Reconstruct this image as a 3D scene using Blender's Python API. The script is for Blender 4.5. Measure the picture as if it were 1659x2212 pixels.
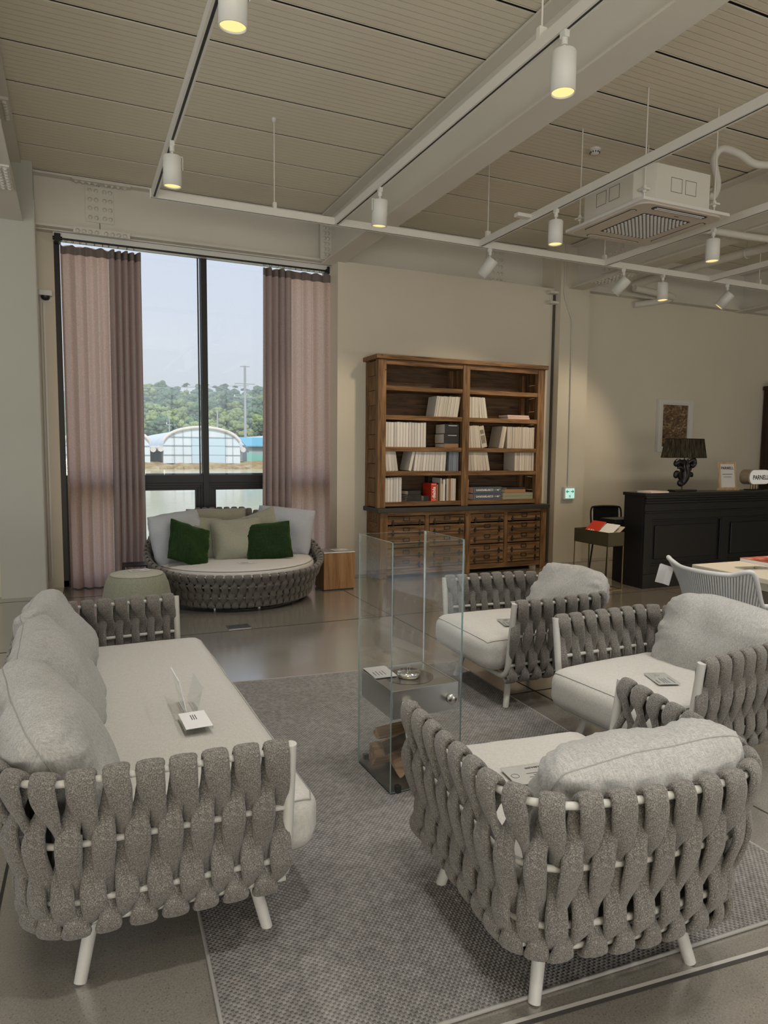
import bpy, bmesh, math, random
from mathutils import Vector, Matrix, noise
random.seed(7)
sc = bpy.context.scene
for o in list(bpy.data.objects):
    bpy.data.objects.remove(o)
COL = sc.collection
PI = math.pi
def R(d): return math.radians(d)

# ------------------------------------------------------------------ camera
cam_d = bpy.data.cameras.new('camera'); cam = bpy.data.objects.new('camera', cam_d); COL.objects.link(cam)
yaw, pitch, roll = R(24.17), R(5.03), R(0.557)
fw = Vector((math.sin(yaw)*math.cos(pitch), math.cos(yaw)*math.cos(pitch), -math.sin(pitch)))
rt = Vector((math.cos(yaw), -math.sin(yaw), 0)); up = rt.cross(fw)
rx = rt*math.cos(roll) + up*math.sin(roll); uy = up*math.cos(roll) - rt*math.sin(roll)
cam.matrix_world = Matrix(((rx.x, uy.x, -fw.x, 0), (rx.y, uy.y, -fw.y, 0), (rx.z, uy.z, -fw.z, 1.5), (0, 0, 0, 1)))
cam_d.sensor_fit = 'VERTICAL'; cam_d.sensor_height = 24; cam_d.lens = 24*1493/2212
cam_d.clip_start = .05; cam_d.clip_end = 900
sc.camera = cam

# ------------------------------------------------------------------ world, sun, window daylight, exposure
w = bpy.data.worlds.new('hazy_sky'); sc.world = w; w.use_nodes = True
nt = w.node_tree; nt.nodes.clear()
wo = nt.nodes.new('ShaderNodeOutputWorld'); bg = nt.nodes.new('ShaderNodeBackground')
tc = nt.nodes.new('ShaderNodeTexCoord'); sx = nt.nodes.new('ShaderNodeSeparateXYZ'); cr = nt.nodes.new('ShaderNodeValToRGB')
nt.links.new(tc.outputs['Generated'], sx.inputs[0]); nt.links.new(sx.outputs['Z'], cr.inputs[0])
cr.color_ramp.elements[0].position = 0.0; cr.color_ramp.elements[0].color = (.80, .85, .93, 1)
cr.color_ramp.elements[1].position = .55; cr.color_ramp.elements[1].color = (.60, .71, .93, 1)
nt.links.new(cr.outputs[0], bg.inputs[0]); bg.inputs[1].default_value = 1.0
nt.links.new(bg.outputs[0], wo.inputs[0])

def light(name, kind, loc, rot, energy, color, **kw):
    d = bpy.data.lights.new(name, kind); d.energy = energy; d.color = color
    for k, v in kw.items(): setattr(d, k, v)
    o = bpy.data.objects.new(name, d); COL.objects.link(o); o.location = loc; o.rotation_euler = rot
    return o
light('hazy_sun', 'SUN', (0, 0, 30), (R(38), R(8), R(-20)), 2.8, (1, .95, .86), angle=R(12))
# daylight entering by the glazed shop front behind the camera and by the tall windows of the side wall, plus two added ceiling fills
light('shop_front_daylight', 'AREA', (2.6, -3.86, 2.0), (R(90), 0, 0), 14, (.96, .97, 1.0), shape='RECTANGLE', size=9.0, size_y=2.6)
light('added_ceiling_fill', 'AREA', (-1.5, -3.84, .85), (R(138), 0, 0), 255, (1.0, .92, .78), shape='RECTANGLE', size=5.6, size_y=1.1)  # added fill lamp aimed upward to brighten the ceiling
light('added_ceiling_fill', 'AREA', (9.6, -3.84, .85), (R(138), 0, 0), 130, (1.0, .92, .78), shape='RECTANGLE', size=4.4, size_y=1.1)  # second added ceiling fill, set before solid wall
light('side_window_daylight', 'AREA', (-4.36, 2.2, 1.8), (0, R(-90), 0), 32, (.92, .98, 1.0), shape='RECTANGLE', size=3.0, size_y=6.2)
sc.view_settings.view_transform = 'Standard'; sc.view_settings.look = 'None'
sc.view_settings.gamma = 1; sc.view_settings.use_curve_mapping = False
sc.view_settings.exposure = 0.0
sc.cycles.use_denoising = True
sc.cycles.max_bounces = 8; sc.cycles.diffuse_bounces = 5; sc.cycles.glossy_bounces = 4; sc.cycles.volume_bounces = 1; sc.cycles.use_adaptive_sampling = True; sc.cycles.adaptive_threshold = .02; sc.cycles.transparent_max_bounces = 24; sc.cycles.sample_clamp_indirect = 6
sc.cycles.caustics_reflective = False; sc.cycles.caustics_refractive = False

# ------------------------------------------------------------------ mesh helpers
class MB:
    def __init__(s): s.v = []; s.f = []; s.sm = []; s.mi = []
    def add(s, vs, fs, smooth=False, M=None, mi=0):
        b = len(s.v)
        for p in vs:
            p = Vector(p)
            s.v.append(tuple(M @ p) if M else tuple(p))
        for f in fs:
            s.f.append(tuple(b+i for i in f)); s.sm.append(smooth); s.mi.append(mi)
        return s
    def box(s, a, b, M=None, mi=0):
        x0, y0, z0 = a; x1, y1, z1 = b
        return s.add([(x0,y0,z0),(x1,y0,z0),(x1,y1,z0),(x0,y1,z0),(x0,y0,z1),(x1,y0,z1),(x1,y1,z1),(x0,y1,z1)],
                     [(0,3,2,1),(4,5,6,7),(0,1,5,4),(1,2,6,5),(2,3,7,6),(3,0,4,7)], False, M, mi)
    def tube(s, pts, r, n=10, closed=False, caps=True, M=None, mi=0):
        pts = [Vector(p) for p in pts]; m = len(pts); vs = []; fs = []
        rs = r if isinstance(r, (list, tuple)) else [r]*m
        prev = None
        for i, p in enumerate(pts):
            if closed: t = pts[(i+1) % m] - pts[i-1]
            else: t = pts[min(i+1, m-1)] - pts[max(i-1, 0)]
            t.normalize()
            if prev is None:
                a = Vector((0, 0, 1)) if abs(t.z) < .9 else Vector((1, 0, 0))
                u = t.cross(a).normalized()
            else:
                u = (prev - t*prev.dot(t)).normalized()
            prev = u; w_ = t.cross(u)
            for k in range(n):
                an = 2*PI*k/n
                vs.append(p + (u*math.cos(an) + w_*math.sin(an))*rs[i])
        q = m if closed else m-1
        for i in range(q):
            for k in range(n):
                a = i*n+k; b = i*n+(k+1) % n; c = ((i+1) % m)*n+(k+1) % n; d = ((i+1) % m)*n+k
                fs.append((a, b, c, d))
        s.add(vs, fs, True, M, mi)
        if caps and not closed:
            s.add(vs[:n], [tuple(range(n-1, -1, -1))], False, M, mi); s.add(vs[-n:], [tuple(range(n))], False, M, mi)
        return s
    def lathe(s, prof, n=24, M=None, mi=0, smooth=True):
        vs = []; fs = []
        for r, z in prof:
            for k in range(n): vs.append((r*math.cos(2*PI*k/n), r*math.sin(2*PI*k/n), z))
        for i in range(len(prof)-1):
            for k in range(n):
                a = i*n+k; b = i*n+(k+1) % n; fs.append((a, b, b+n, a+n))
        return s.add(vs, fs, smooth, M, mi)
    def disc(s, r, z, n=24, M=None, mi=0, flip=False):
        vs = [(r*math.cos(2*PI*k/n), r*math.sin(2*PI*k/n), z) for k in range(n)]
        return s.add(vs, [tuple(range(n-1, -1, -1)) if flip else tuple(range(n))], False, M, mi)
    def cyl(s, p0, p1, r, n=12, M=None, mi=0): return s.tube([p0, p1], r, n, M=M, mi=mi)
    def prism(s, poly, z0, z1, M=None, mi=0, smooth=False):
        n = len(poly)
        vs = [(x, y, z0) for x, y in poly] + [(x, y, z1) for x, y in poly]
        s.add(vs, [tuple(range(n-1, -1, -1)), tuple(range(n, 2*n))], False, M, mi)
        return s.add(vs, [(i, (i+1) % n, n+(i+1) % n, n+i) for i in range(n)], smooth, M, mi)
    def grid(s, fn, nu, nv, M=None, mi=0, wrap=False):
        vs = [fn(i/nu, j/nv) for j in range(nv+1) for i in range(nu+1)]
        fs = [(j*(nu+1)+i, j*(nu+1)+i+1, (j+1)*(nu+1)+i+1, (j+1)*(nu+1)+i) for j in range(nv) for i in range(nu)]
        return s.add(vs, fs, True, M, mi)
    def mesh(s, name, *mats):
        me = bpy.data.meshes.new(name); me.from_pydata(s.v, [], s.f); me.update()
        me.polygons.foreach_set('use_smooth', s.sm); me.polygons.foreach_set('material_index', s.mi)
        for m in mats: me.materials.append(m)
        return me

def link(name, me, parent=None, loc=(0,0,0), rot=(0,0,0), scale=(1,1,1), bevel=0, seg=2):
    o = bpy.data.objects.new(name, me); COL.objects.link(o)
    if parent: o.parent = parent
    o.location = loc; o.rotation_euler = rot; o.scale = scale
    if bevel:
        m = o.modifiers.new('edge', 'BEVEL'); m.width = bevel; m.segments = seg; m.limit_method = 'ANGLE'; m.angle_limit = R(40)
    return o
def obj(name, mb, mat, parent=None, loc=(0,0,0), rot=(0,0,0), bevel=0, seg=2):
    mats = mat if isinstance(mat, (list, tuple)) else (mat,)
    return link(name, mb.mesh(name, *mats), parent, loc, rot, (1,1,1), bevel, seg)
def B(a, b, M=None): return MB().box(a, b, M)
def tag(o, label, cat, group=None):
    o['label'] = label; o['category'] = cat
    if group: o['group'] = group
    return o
def thing(name, label, cat, loc=(0,0,0), rz=0, group=None, rot=None):
    o = bpy.data.objects.new(name, None); COL.objects.link(o); o.empty_display_size = .1
    o.location = loc; o.rotation_euler = rot or (0, 0, rz)
    return tag(o, label, cat, group)
def struct(name, mb, mat, parent=None, bevel=0, **kw):
    o = obj(name, mb, mat, parent, bevel=bevel, **kw)
    if parent is None: o['kind'] = 'structure'
    return o
def sroot(name, loc=(0,0,0)):
    o = bpy.data.objects.new(name, None); COL.objects.link(o); o.location = loc; o['kind'] = 'structure'; return o
def dup(root, loc, rz=None, label=None, group=None):
    r = root.copy(); COL.objects.link(r); r.location = loc
    if rz is not None: r.rotation_euler = (0, 0, rz)
    if label: r['label'] = label
    if group: r['group'] = group
    for ch in list(root.children):
        c = ch.copy(); COL.objects.link(c); c.parent = r
        for g in list(ch.children):
            d = g.copy(); COL.objects.link(d); d.parent = c
    return r
def rrect(w_, h, r, n=6):
    pts = []
    for cx, cy, a0 in ((w_/2-r, h/2-r, 0), (-w_/2+r, h/2-r, 90), (-w_/2+r, -h/2+r, 180), (w_/2-r, -h/2+r, 270)):
        for k in range(n+1):
            a = R(a0+90*k/n); pts.append((cx+r*math.cos(a), cy+r*math.sin(a)))
    return pts
def text(body, size, mat, parent, loc, rot, name='lettering', align='CENTER', bold=0.0, sx=1.0, space=1.0):
    c = bpy.data.curves.new(name, 'FONT'); c.body = body; c.size = size; c.align_x = align; c.align_y = 'CENTER'
    c.extrude = .0004; c.offset = bold; c.resolution_u = 3; c.space_character = space
    tmp = bpy.data.objects.new(name, c); COL.objects.link(tmp)
    me = bpy.data.meshes.new_from_object(tmp.evaluated_get(bpy.context.evaluated_depsgraph_get()))
    bpy.data.objects.remove(tmp); bpy.data.curves.remove(c)
    me.materials.clear(); me.materials.append(mat)
    o = bpy.data.objects.new(name, me); COL.objects.link(o); o.parent = parent; o.location = loc; o.rotation_euler = rot; o.scale = (sx, 1, 1)
    return o

# soft upholstered block: a cube surface pushed to rounded corners, crowned faces and small folds
def cushion(sx_, sy, sz, r, n=14, crown=(0, 0, .02), fold=.004, fs=7.0, seed=0, pinch=0.0, sag=0.0, corner=0.0, cr=0.0, edge=0.0):
    hx, hy, hz = sx_/2, sy/2, sz/2
    mb = MB(); key = {}
    def vert(p):
        q = Vector((p[0]*hx, p[1]*hy, p[2]*hz))
        c = Vector((max(-hx+r, min(hx-r, q.x)), max(-hy+r, min(hy-r, q.y)), max(-hz+r, min(hz-r, q.z))))
        d = q-c
        if d.length > 1e-9: q = c + d.normalized()*min(r, d.length if max(abs(d.x), abs(d.y), abs(d.z)) < r-1e-6 else r)
        a, b, e = p
        q.x += (1 if a > 0 else -1)*crown[0]*(1-b*b)*(1-e*e) if abs(a) > .999 else 0
        q.y += (1 if b > 0 else -1)*crown[1]*(1-a*a)*(1-e*e) if abs(b) > .999 else 0
        q.z += (1 if e > 0 else -1)*crown[2]*(1-a*a)*(1-b*b) if abs(e) > .999 else 0
        if pinch: # thin towards the rim of the x-y outline
            k = max(abs(a), abs(b)); q.z *= 1-pinch*k**2.2
        if corner: # pull the outline in between the corners
            q.x *= 1-corner*(1-b*b); q.y *= 1-corner*(1-a*a)
        if cr: # rounder outline corners
            k = 1-cr*(a*a*b*b)**1.6; q.x *= k; q.y *= k
        if sag: q.y -= sag*(1-a*a)*(b+1)/2
        nn = noise.noise(Vector((q.x*fs+seed*3.1, q.y*fs, q.z*fs*.6+seed)))
        n2 = noise.noise(Vector((q.x*fs*2.7+seed, q.y*fs*2.7+5, q.z*fs)))
        dn = Vector((a, b, e)).normalized()
        if edge: # gathers running in from the rim
            k = max(abs(a), abs(b))**5; w_ = noise.noise(Vector((math.atan2(b, a)*9+seed, seed*1.7, 0)))
            q.z += edge*k*w_*(1 if e > 0 else -1)
        q += dn*(fold*nn + fold*.45*n2)
        return q
    idx = {}; vs = []; fs_ = []
    def vid(p):
        k = tuple(round(c, 5) for c in p)
        if k not in idx: idx[k] = len(vs); vs.append(vert(p))
        return idx[k]
    def g(i):  # denser towards the edges
        t = -1+2*i/n
        return math.sin(t*PI/2)*.55 + t*.45
    for ax in range(3):
        for sgn in (-1, 1):
            for i in range(n):
                for j in range(n):
                    q = []
                    for (ii, jj) in ((i, j), (i+1, j), (i+1, j+1), (i, j+1)):
                        p = [0, 0, 0]; p[ax] = sgn; p[(ax+1) % 3] = g(ii); p[(ax+2) % 3] = g(jj)
                        q.append(vid(p))
                    fs_.append(tuple(q) if sgn > 0 else tuple(reversed(q)))
    mb.add(vs, fs_, True)
    ring = []
    for a0, a1 in (((-1, -1), (1, -1)), ((1, -1), (1, 1)), ((1, 1), (-1, 1)), ((-1, 1), (-1, -1))):
        for i in range(n):
            u = (g(i)+1)/2; ring.append((a0[0]+(a1[0]-a0[0])*u, a0[1]+(a1[1]-a0[1])*u))
    mb.seam = lambda e: [vert((x, y, e))*1.004 for x, y in ring]
    return mb
def pillow(w_, h, t, edge=.045, n=26, cr=.10, fold=.006, wr=.006, seed=0, bulge=.5, slump=0.0, concave=.0):
    """sewn pillow: two bulging faces and a narrow border between two seams; x wide, y tall, z thick"""
    mb = MB()
    def out(a, b):
        k = 1-cr*(a*a*b*b)**1.5
        x = w_/2*a*k*(1-concave*(1-b*b)); y = h/2*b*k*(1-concave*(1-a*a))
        y -= slump*(b+1)/2*(.55+.45*math.sin(a*2.1+seed))
        x += .012*noise.noise(Vector((b*1.7, seed, 2))); y += .014*noise.noise(Vector((a*1.9, seed, 7)))
        return x, y
    def face(a, b, s_):
        x, y = out(a, b)
        p = ((1-abs(a)**3.2)*(1-abs(b)**3.2)); p = max(0, p)**bulge
        k = max(abs(a), abs(b))
        z = edge/2+(t/2-edge/2)*p
        z += fold*noise.noise(Vector((x*5.5+seed*2.3, y*5.5, s_*3+seed)))*min(1, p*1.6)*2
        rad = math.atan2(b, a)*11
        z += wr*noise.noise(Vector((rad+seed*5, k*1.5, s_)))*max(0, k-.45)*2.2*min(1, p*6)
        return (x, y, s_*z)
    def g(i): t_ = -1+2*i/n; return math.sin(t_*PI/2)*.6+t_*.4
    N1 = n+1
    for s_ in (1, -1):
        vs = [face(g(i), g(j), s_) for j in range(N1) for i in range(N1)]
        fs = [(j*N1+i, j*N1+i+1, (j+1)*N1+i+1, (j+1)*N1+i) for j in range(n) for i in range(n)]
        mb.add(vs, fs if s_ > 0 else [tuple(reversed(f)) for f in fs], True)
    ring = [(g(i), -1) for i in range(n)]+[(1, g(i)) for i in range(n)]+[(g(n-i), 1) for i in range(n)]+[(-1, g(n-i)) for i in range(n)]
    m = len(ring)
    r0 = [Vector(face(a, b, 1)) for a, b in ring]; r2 = [Vector(face(a, b, -1)) for a, b in ring]
    r1 = [(p+q)/2 + Vector((p.x, p.y, 0)).normalized()*edge*.22 for p, q in zip(r0, r2)]
    mb.add(r0+r1+r2, [(k, k+m, (k+1) % m+m, (k+1) % m) for k in range(m)]+[(k+m, k+2*m, (k+1) % m+2*m, (k+1) % m+m) for k in range(m)], True)
    mb.seam = lambda e: [Vector(face(a, b, e))+Vector((0, 0, e*.001)) for a, b in ring]
    return mb
def put_cushion(name, mb, m, parent=None, loc=(0,0,0), rot=(0,0,0), seams=(1, -1), sm=None, r=.0028):
    o = obj(name, mb, m, parent, loc, rot)
    for e in seams: obj('seam', MB().tube(mb.seam(e), r, 5, closed=True), sm or M_piping, o)
    return o
# ------------------------------------------------------------------ materials
def mat(name, col, rough=.6, metal=0, spec=.5, **kw):
    m = bpy.data.materials.new(name); m.use_nodes = True
    b = m.node_tree.nodes['Principled BSDF']
    b.inputs['Base Color'].default_value = (*col, 1); b.inputs['Roughness'].default_value = rough
    b.inputs['Metallic'].default_value = metal; b.inputs['Specular IOR Level'].default_value = spec
    for k, v in kw.items(): b.inputs[k].default_value = v
    return m
def N(m, t, **kw):
    n = m.node_tree.nodes.new('ShaderNode'+t)
    for k, v in kw.items():
        if k in n.inputs: n.inputs[k].default_value = v
        else: setattr(n, k, v)
    return n
def L(m, a, b): m.node_tree.links.new(a, b)
def P(m): return m.node_tree.nodes['Principled BSDF']
def coords(m, scale=(1,1,1), rot=(0,0,0), kind='Object'):
    t = N(m, 'TexCoord'); mp = N(m, 'Mapping'); mp.inputs['Scale'].default_value = scale; mp.inputs['Rotation'].default_value = rot
    L(m, t.outputs[kind], mp.inputs[0]); return mp.outputs[0]
def ramp(m, src, stops):
    r = N(m, 'ValToRGB'); e = r.color_ramp.elements
    while len(e) < len(stops): e.new(.5)
    for k, (p, c) in enumerate(stops): e[k].position = p; e[k].color = (*c, 1)
    L(m, src, r.inputs[0]); return r.outputs[0]
def bump(m, src, strength=.3, dist=.01, prev=None):
    b = N(m, 'Bump'); b.inputs['Strength'].default_value = strength; b.inputs['Distance'].default_value = dist
    L(m, src, b.inputs['Height'])
    if prev: L(m, prev, b.inputs['Normal'])
    return b.outputs[0]
def mix(m, fac, a, b, mode='MIX'):
    n = N(m, 'MixRGB', blend_type=mode)
    for i, s in ((0, fac), (1, a), (2, b)):
        if isinstance(s, (int, float)): n.inputs[i].default_value = s
        elif isinstance(s, tuple): n.inputs[i].default_value = (*s, 1)
        else: L(m, s, n.inputs[i])
    return n.outputs[0]
def tint_random(m, col_out, amt=.25):
    oi = N(m, 'ObjectInfo'); r = N(m, 'MapRange'); r.inputs[3].default_value = 1-amt; r.inputs[4].default_value = 1+amt*.5
    L(m, oi.outputs['Random'], r.inputs[0])
    h = N(m, 'HueSaturation'); L(m, r.outputs[0], h.inputs['Value']); L(m, col_out, h.inputs['Color']); return h.outputs[0]

def plaster(name, col):
    m = mat(name, col, .85, spec=.2); c = coords(m, kind='Object')
    n1 = N(m, 'TexNoise'); n1.inputs['Scale'].default_value = 1.2; n1.inputs['Detail'].default_value = 6; L(m, c, n1.inputs[0])
    L(m, ramp(m, n1.outputs[0], [(.3, tuple(x*.95 for x in col)), (.7, col)]), P(m).inputs['Base Color'])
    n2 = N(m, 'TexNoise'); n2.inputs['Scale'].default_value = 90; L(m, c, n2.inputs[0])
    L(m, bump(m, n2.outputs[0], .08, .004), P(m).inputs['Normal']); return m
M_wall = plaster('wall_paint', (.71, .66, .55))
M_colw = plaster('column_grey', (.55, .555, .50))  # greyer and darker than the wall colour
M_steel = plaster('painted_steel', (.70, .675, .61))
M_steel_d = mat('painted_steel_plate', (.66, .64, .58), .6, spec=.3)
M_track = mat('white_track', (.74, .72, .67), .45)
M_slot = mat('track_slot', (.03, .03, .03), .6)
# ribbed ceiling sheet
M_ceil = mat('ceiling_sheet', (.76, .71, .59), .75, spec=.25)
c = coords(M_ceil, (1, 1, 1)); wv = N(M_ceil, 'TexWave', wave_type='BANDS', bands_direction='Y', wave_profile='SAW'); wv.inputs['Scale'].default_value = 5.2; wv.inputs['Distortion'].default_value = .1
L(M_ceil, c, wv.inputs[0])
rp = ramp(M_ceil, wv.outputs['Color'], [(0, (0,0,0)), (.06, (1,1,1)), (.94, (1,1,1)), (1, (0,0,0))])
L(M_ceil, bump(M_ceil, rp, .8, .006), P(M_ceil).inputs['Normal'])
M_seam = mat('ceiling_seam', (.02, .02, .02), .9, spec=0)
# polished concrete
M_floor = mat('polished_concrete', (.2, .18, .15), .2)
c = coords(M_floor)
n1 = N(M_floor, 'TexNoise'); n1.inputs['Scale'].default_value = .9; n1.inputs['Detail'].default_value = 7; n1.inputs['Roughness'].default_value = .65; L(M_floor, c, n1.inputs[0])
n2 = N(M_floor, 'TexNoise'); n2.inputs['Scale'].default_value = 160; n2.inputs['Detail'].default_value = 3; L(M_floor, c, n2.inputs[0])
v1 = N(M_floor, 'TexVoronoi'); v1.inputs['Scale'].default_value = 75; L(M_floor, c, v1.inputs[0])
base = ramp(M_floor, n1.outputs[0], [(.3, (.175, .158, .132)), (.55, (.24, .221, .19)), (.75, (.285, .266, .232))])
sp = ramp(M_floor, v1.outputs['Distance'], [(0, (.35, .33, .3)), (.13, (.55, .55, .55)), (.2, (1,1,1))])
base = mix(M_floor, .75, base, sp, 'MULTIPLY')
base = mix(M_floor, .35, base, ramp(M_floor, n2.outputs[0], [(.35, (.5,.5,.5)), (.65, (1.25,1.25,1.25))]), 'MULTIPLY')
L(M_floor, base, P(M_floor).inputs['Base Color'])
n3 = N(M_floor, 'TexNoise'); n3.inputs['Scale'].default_value = 2.5; n3.inputs['Detail'].default_value = 5; L(M_floor, c, n3.inputs[0])
L(M_floor, ramp(M_floor, n3.outputs[0], [(.3, (.10,.10,.10)), (.7, (.24,.24,.24))]), P(M_floor).inputs['Roughness'])
L(M_floor, bump(M_floor, n2.outputs[0], .06, .002), P(M_floor).inputs['Normal'])
P(M_floor).inputs['Specular IOR Level'].default_value = 1.0; P(M_floor).inputs['Coat Weight'].default_value = 1.0; P(M_floor).inputs['Coat IOR'].default_value = 1.95; P(M_floor).inputs['Coat Roughness'].default_value = .20
M_joint = mat('floor_joint', (.05, .045, .04), .9); M_jointl = mat('light_joint_filler', (.42, .40, .36), .7)
# woven flat rug
M_rug = mat('woven_rug', (.25, .22, .18), .95, spec=.1)
c = coords(M_rug)
ck = N(M_rug, 'TexChecker'); ck.inputs['Scale'].default_value = 105; L(M_rug, c, ck.inputs[0])
wx = N(M_rug, 'TexWave', bands_direction='X'); wx.inputs['Scale'].default_value = 33; L(M_rug, c, wx.inputs[0])
wy = N(M_rug, 'TexWave', bands_direction='Y'); wy.inputs['Scale'].default_value = 33; L(M_rug, c, wy.inputs[0])
nr = N(M_rug, 'TexNoise'); nr.inputs['Scale'].default_value = 45; nr.inputs['Detail'].default_value = 4; L(M_rug, c, nr.inputs[0])
nr2 = N(M_rug, 'TexNoise'); nr2.inputs['Scale'].default_value = 1.3; nr2.inputs['Detail'].default_value = 4; L(M_rug, c, nr2.inputs[0])
col = mix(M_rug, ck.outputs['Fac'], (.30, .287, .272), (.178, .17, .16))
col = mix(M_rug, .6, col, ramp(M_rug, nr.outputs[0], [(.3, (.55,.55,.55)), (.7, (1.3,1.3,1.3))]), 'MULTIPLY')
col = mix(M_rug, .5, col, ramp(M_rug, nr2.outputs[0], [(.3, (.8,.78,.75)), (.7, (1.12,1.12,1.12))]), 'MULTIPLY')
L(M_rug, col, P(M_rug).inputs['Base Color'])
h = mix(M_rug, ck.outputs['Fac'], wx.outputs['Color'], wy.outputs['Color'])
L(M_rug, bump(M_rug, h, .7, .006), P(M_rug).inputs['Normal'])
M_rugedge = mat('rug_binding', (.30, .29, .27), .95, spec=.1)

def fabric(name, col, scale=260, var=.25, bstr=.35, rough=.95, cross=True, sheen=.15):
    m = mat(name, col, rough, spec=.12); P(m).inputs['Sheen Weight'].default_value = sheen; P(m).inputs['Sheen Roughness'].default_value = .5
    c = coords(m)
    a = N(m, 'TexNoise'); a.inputs['Scale'].default_value = 1; a.inputs['Detail'].default_value = 3
    mp = N(m, 'Mapping'); mp.inputs['Scale'].default_value = (scale*.25, scale*2, scale*2); L(m, c, mp.inputs[0]); L(m, mp.outputs[0], a.inputs[0])
    b = N(m, 'TexNoise'); b.inputs['Scale'].default_value = 1; b.inputs['Detail'].default_value = 3
    mp2 = N(m, 'Mapping'); mp2.inputs['Scale'].default_value = (scale*2, scale*.25, scale*.25) if cross else (scale*2, scale*2, scale*.25); L(m, c, mp2.inputs[0]); L(m, mp2.outputs[0], b.inputs[0])
    h = mix(m, .5, a.outputs[0], b.outputs[0])
    cc = ramp(m, h, [(.35, tuple(x*(1-var) for x in col)), (.62, tuple(min(1, x*(1+var*.7)) for x in col))])
    L(m, cc, P(m).inputs['Base Color']); L(m, bump(m, h, bstr, .004), P(m).inputs['Normal']); return m
M_lin = fabric('light_linen', (.365, .36, .342), var=.3); M_seat = fabric('seat_fabric', (.48, .465, .43), var=.15)
M_greyblue = fabric('blue_grey_linen', (.40, .42, .46), var=.12); M_sage = fabric('sage_linen', (.30, .30, .235), var=.2)
M_daymat = fabric('day_mattress', (.56, .53, .50), var=.1)
M_pouf = fabric('pouf_knit', (.26, .265, .20), 180, .25, .4)
M_piping = mat('seam_piping', (.30, .295, .275), .95, spec=.1)
M_velvet = fabric('green_velvet', (.010, .026, .007), 60, .5, .2, rough=.7, sheen=.35)
P(M_velvet).inputs['Sheen Tint'].default_value = (.25, .55, .12, 1)
# knitted strap
M_band = mat('knit_strap', (.17, .155, .135), .95, spec=.1); P(M_band).inputs['Sheen Weight'].default_value = .2
c = coords(M_band)
nb = N(M_band, 'TexNoise'); nb.inputs['Scale'].default_value = 330; nb.inputs['Detail'].default_value = 2; L(M_band, c, nb.inputs[0])
nb2 = N(M_band, 'TexVoronoi'); nb2.inputs['Scale'].default_value = 260; L(M_band, c, nb2.inputs[0])
cb = ramp(M_band, nb.outputs[0], [(.3, (.082, .076, .068)), (.5, (.152, .142, .127)), (.68, (.29, .272, .246))])
L(M_band, tint_random(M_band, cb, .08), P(M_band).inputs['Base Color'])
L(M_band, bump(M_band, nb2.outputs['Distance'], .5, .003, bump(M_band, nb.outputs[0], .5, .003)), P(M_band).inputs['Normal'])
M_coat = mat('powder_coat', (.50, .49, .455), .45)
c = coords(M_coat); n_ = N(M_coat, 'TexNoise'); n_.inputs['Scale'].default_value = 600; L(M_coat, c, n_.inputs[0]); L(M_coat, bump(M_coat, n_.outputs[0], .15, .001), P(M_coat).inputs['Normal'])

def wood(name, c0, c1, c2, axis='X', scale=1.0, rough=.55, knots=True):
    m = mat(name, c1, rough, spec=.3)
    oi = N(m, 'ObjectInfo'); t = N(m, 'TexCoord'); ad = N(m, 'VectorMath', operation='ADD'); sc_ = N(m, 'VectorMath', operation='SCALE')
    cmb = N(m, 'CombineXYZ'); L(m, oi.outputs['Random'], cmb.inputs[0]); L(m, oi.outputs['Random'], cmb.inputs[1]); L(m, oi.outputs['Random'], cmb.inputs[2])
    L(m, cmb.outputs[0], sc_.inputs[0]); sc_.inputs['Scale'].default_value = 17; L(m, t.outputs['Object'], ad.inputs[0]); L(m, sc_.outputs[0], ad.inputs[1])
    mp = N(m, 'Mapping'); k = 3*scale; s = 34*scale
    mp.inputs['Scale'].default_value = {'X': (k, s, s), 'Y': (s, k, s), 'Z': (s, s, k)}[axis]; L(m, ad.outputs[0], mp.inputs[0])
    n1 = N(m, 'TexNoise'); n1.inputs['Scale'].default_value = 1; n1.inputs['Detail'].default_value = 6; n1.inputs['Distortion'].default_value = .6; L(m, mp.outputs[0], n1.inputs[0])
    col = ramp(m, n1.outputs[0], [(.28, c0), (.5, c1), (.72, c2)])
    if knots:
        v = N(m, 'TexVoronoi'); v.inputs['Scale'].default_value = 5.5; L(m, ad.outputs[0], v.inputs[0])
        kn = ramp(m, v.outputs['Distance'], [(.02, (.12, .1, .08)), (.07, (1, 1, 1))])
        col = mix(m, .9, col, kn, 'MULTIPLY')
    L(m, tint_random(m, col, .16), P(m).inputs['Base Color'])
    L(m, bump(m, n1.outputs[0], .25, .004), P(m).inputs['Normal']); return m
WC = ((.07, .035, .014), (.19, .10, .042), (.29, .165, .075))
M_woodx = wood('reclaimed_pine_x', *WC, 'X'); M_woodz = wood('reclaimed_pine_z', *WC, 'Z')
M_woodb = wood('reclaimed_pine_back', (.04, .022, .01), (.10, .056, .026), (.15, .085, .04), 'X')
M_teak = wood('teak_veneer', (.22, .11, .045), (.33, .18, .08), (.42, .245, .12), 'Z', .8, knots=False)
M_log = wood('split_log', (.16, .095, .05), (.34, .21, .12), (.46, .31, .19), 'X', 1.4, .85, False)
M_bark = wood('log_bark', (.02, .014, .01), (.05, .035, .025), (.09, .065, .045), 'X', 1.0, .95, False)
M_pale = wood('pale_ash', (.40, .28, .16), (.52, .38, .23), (.6, .45, .29), 'Z', 1, .5, False)
M_darkwood = wood('dark_cabinet_wood', (.02, .01, .006), (.045, .022, .013), (.07, .036, .02), 'Z', 1, .5, False)
M_zinc = mat('dark_zinc', (.035, .034, .028), .45, spec=.4); M_iron = mat('black_iron', (.012, .011, .010), .5)
M_brass = mat('aged_brass', (.05, .036, .022), .5, .5)
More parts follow.
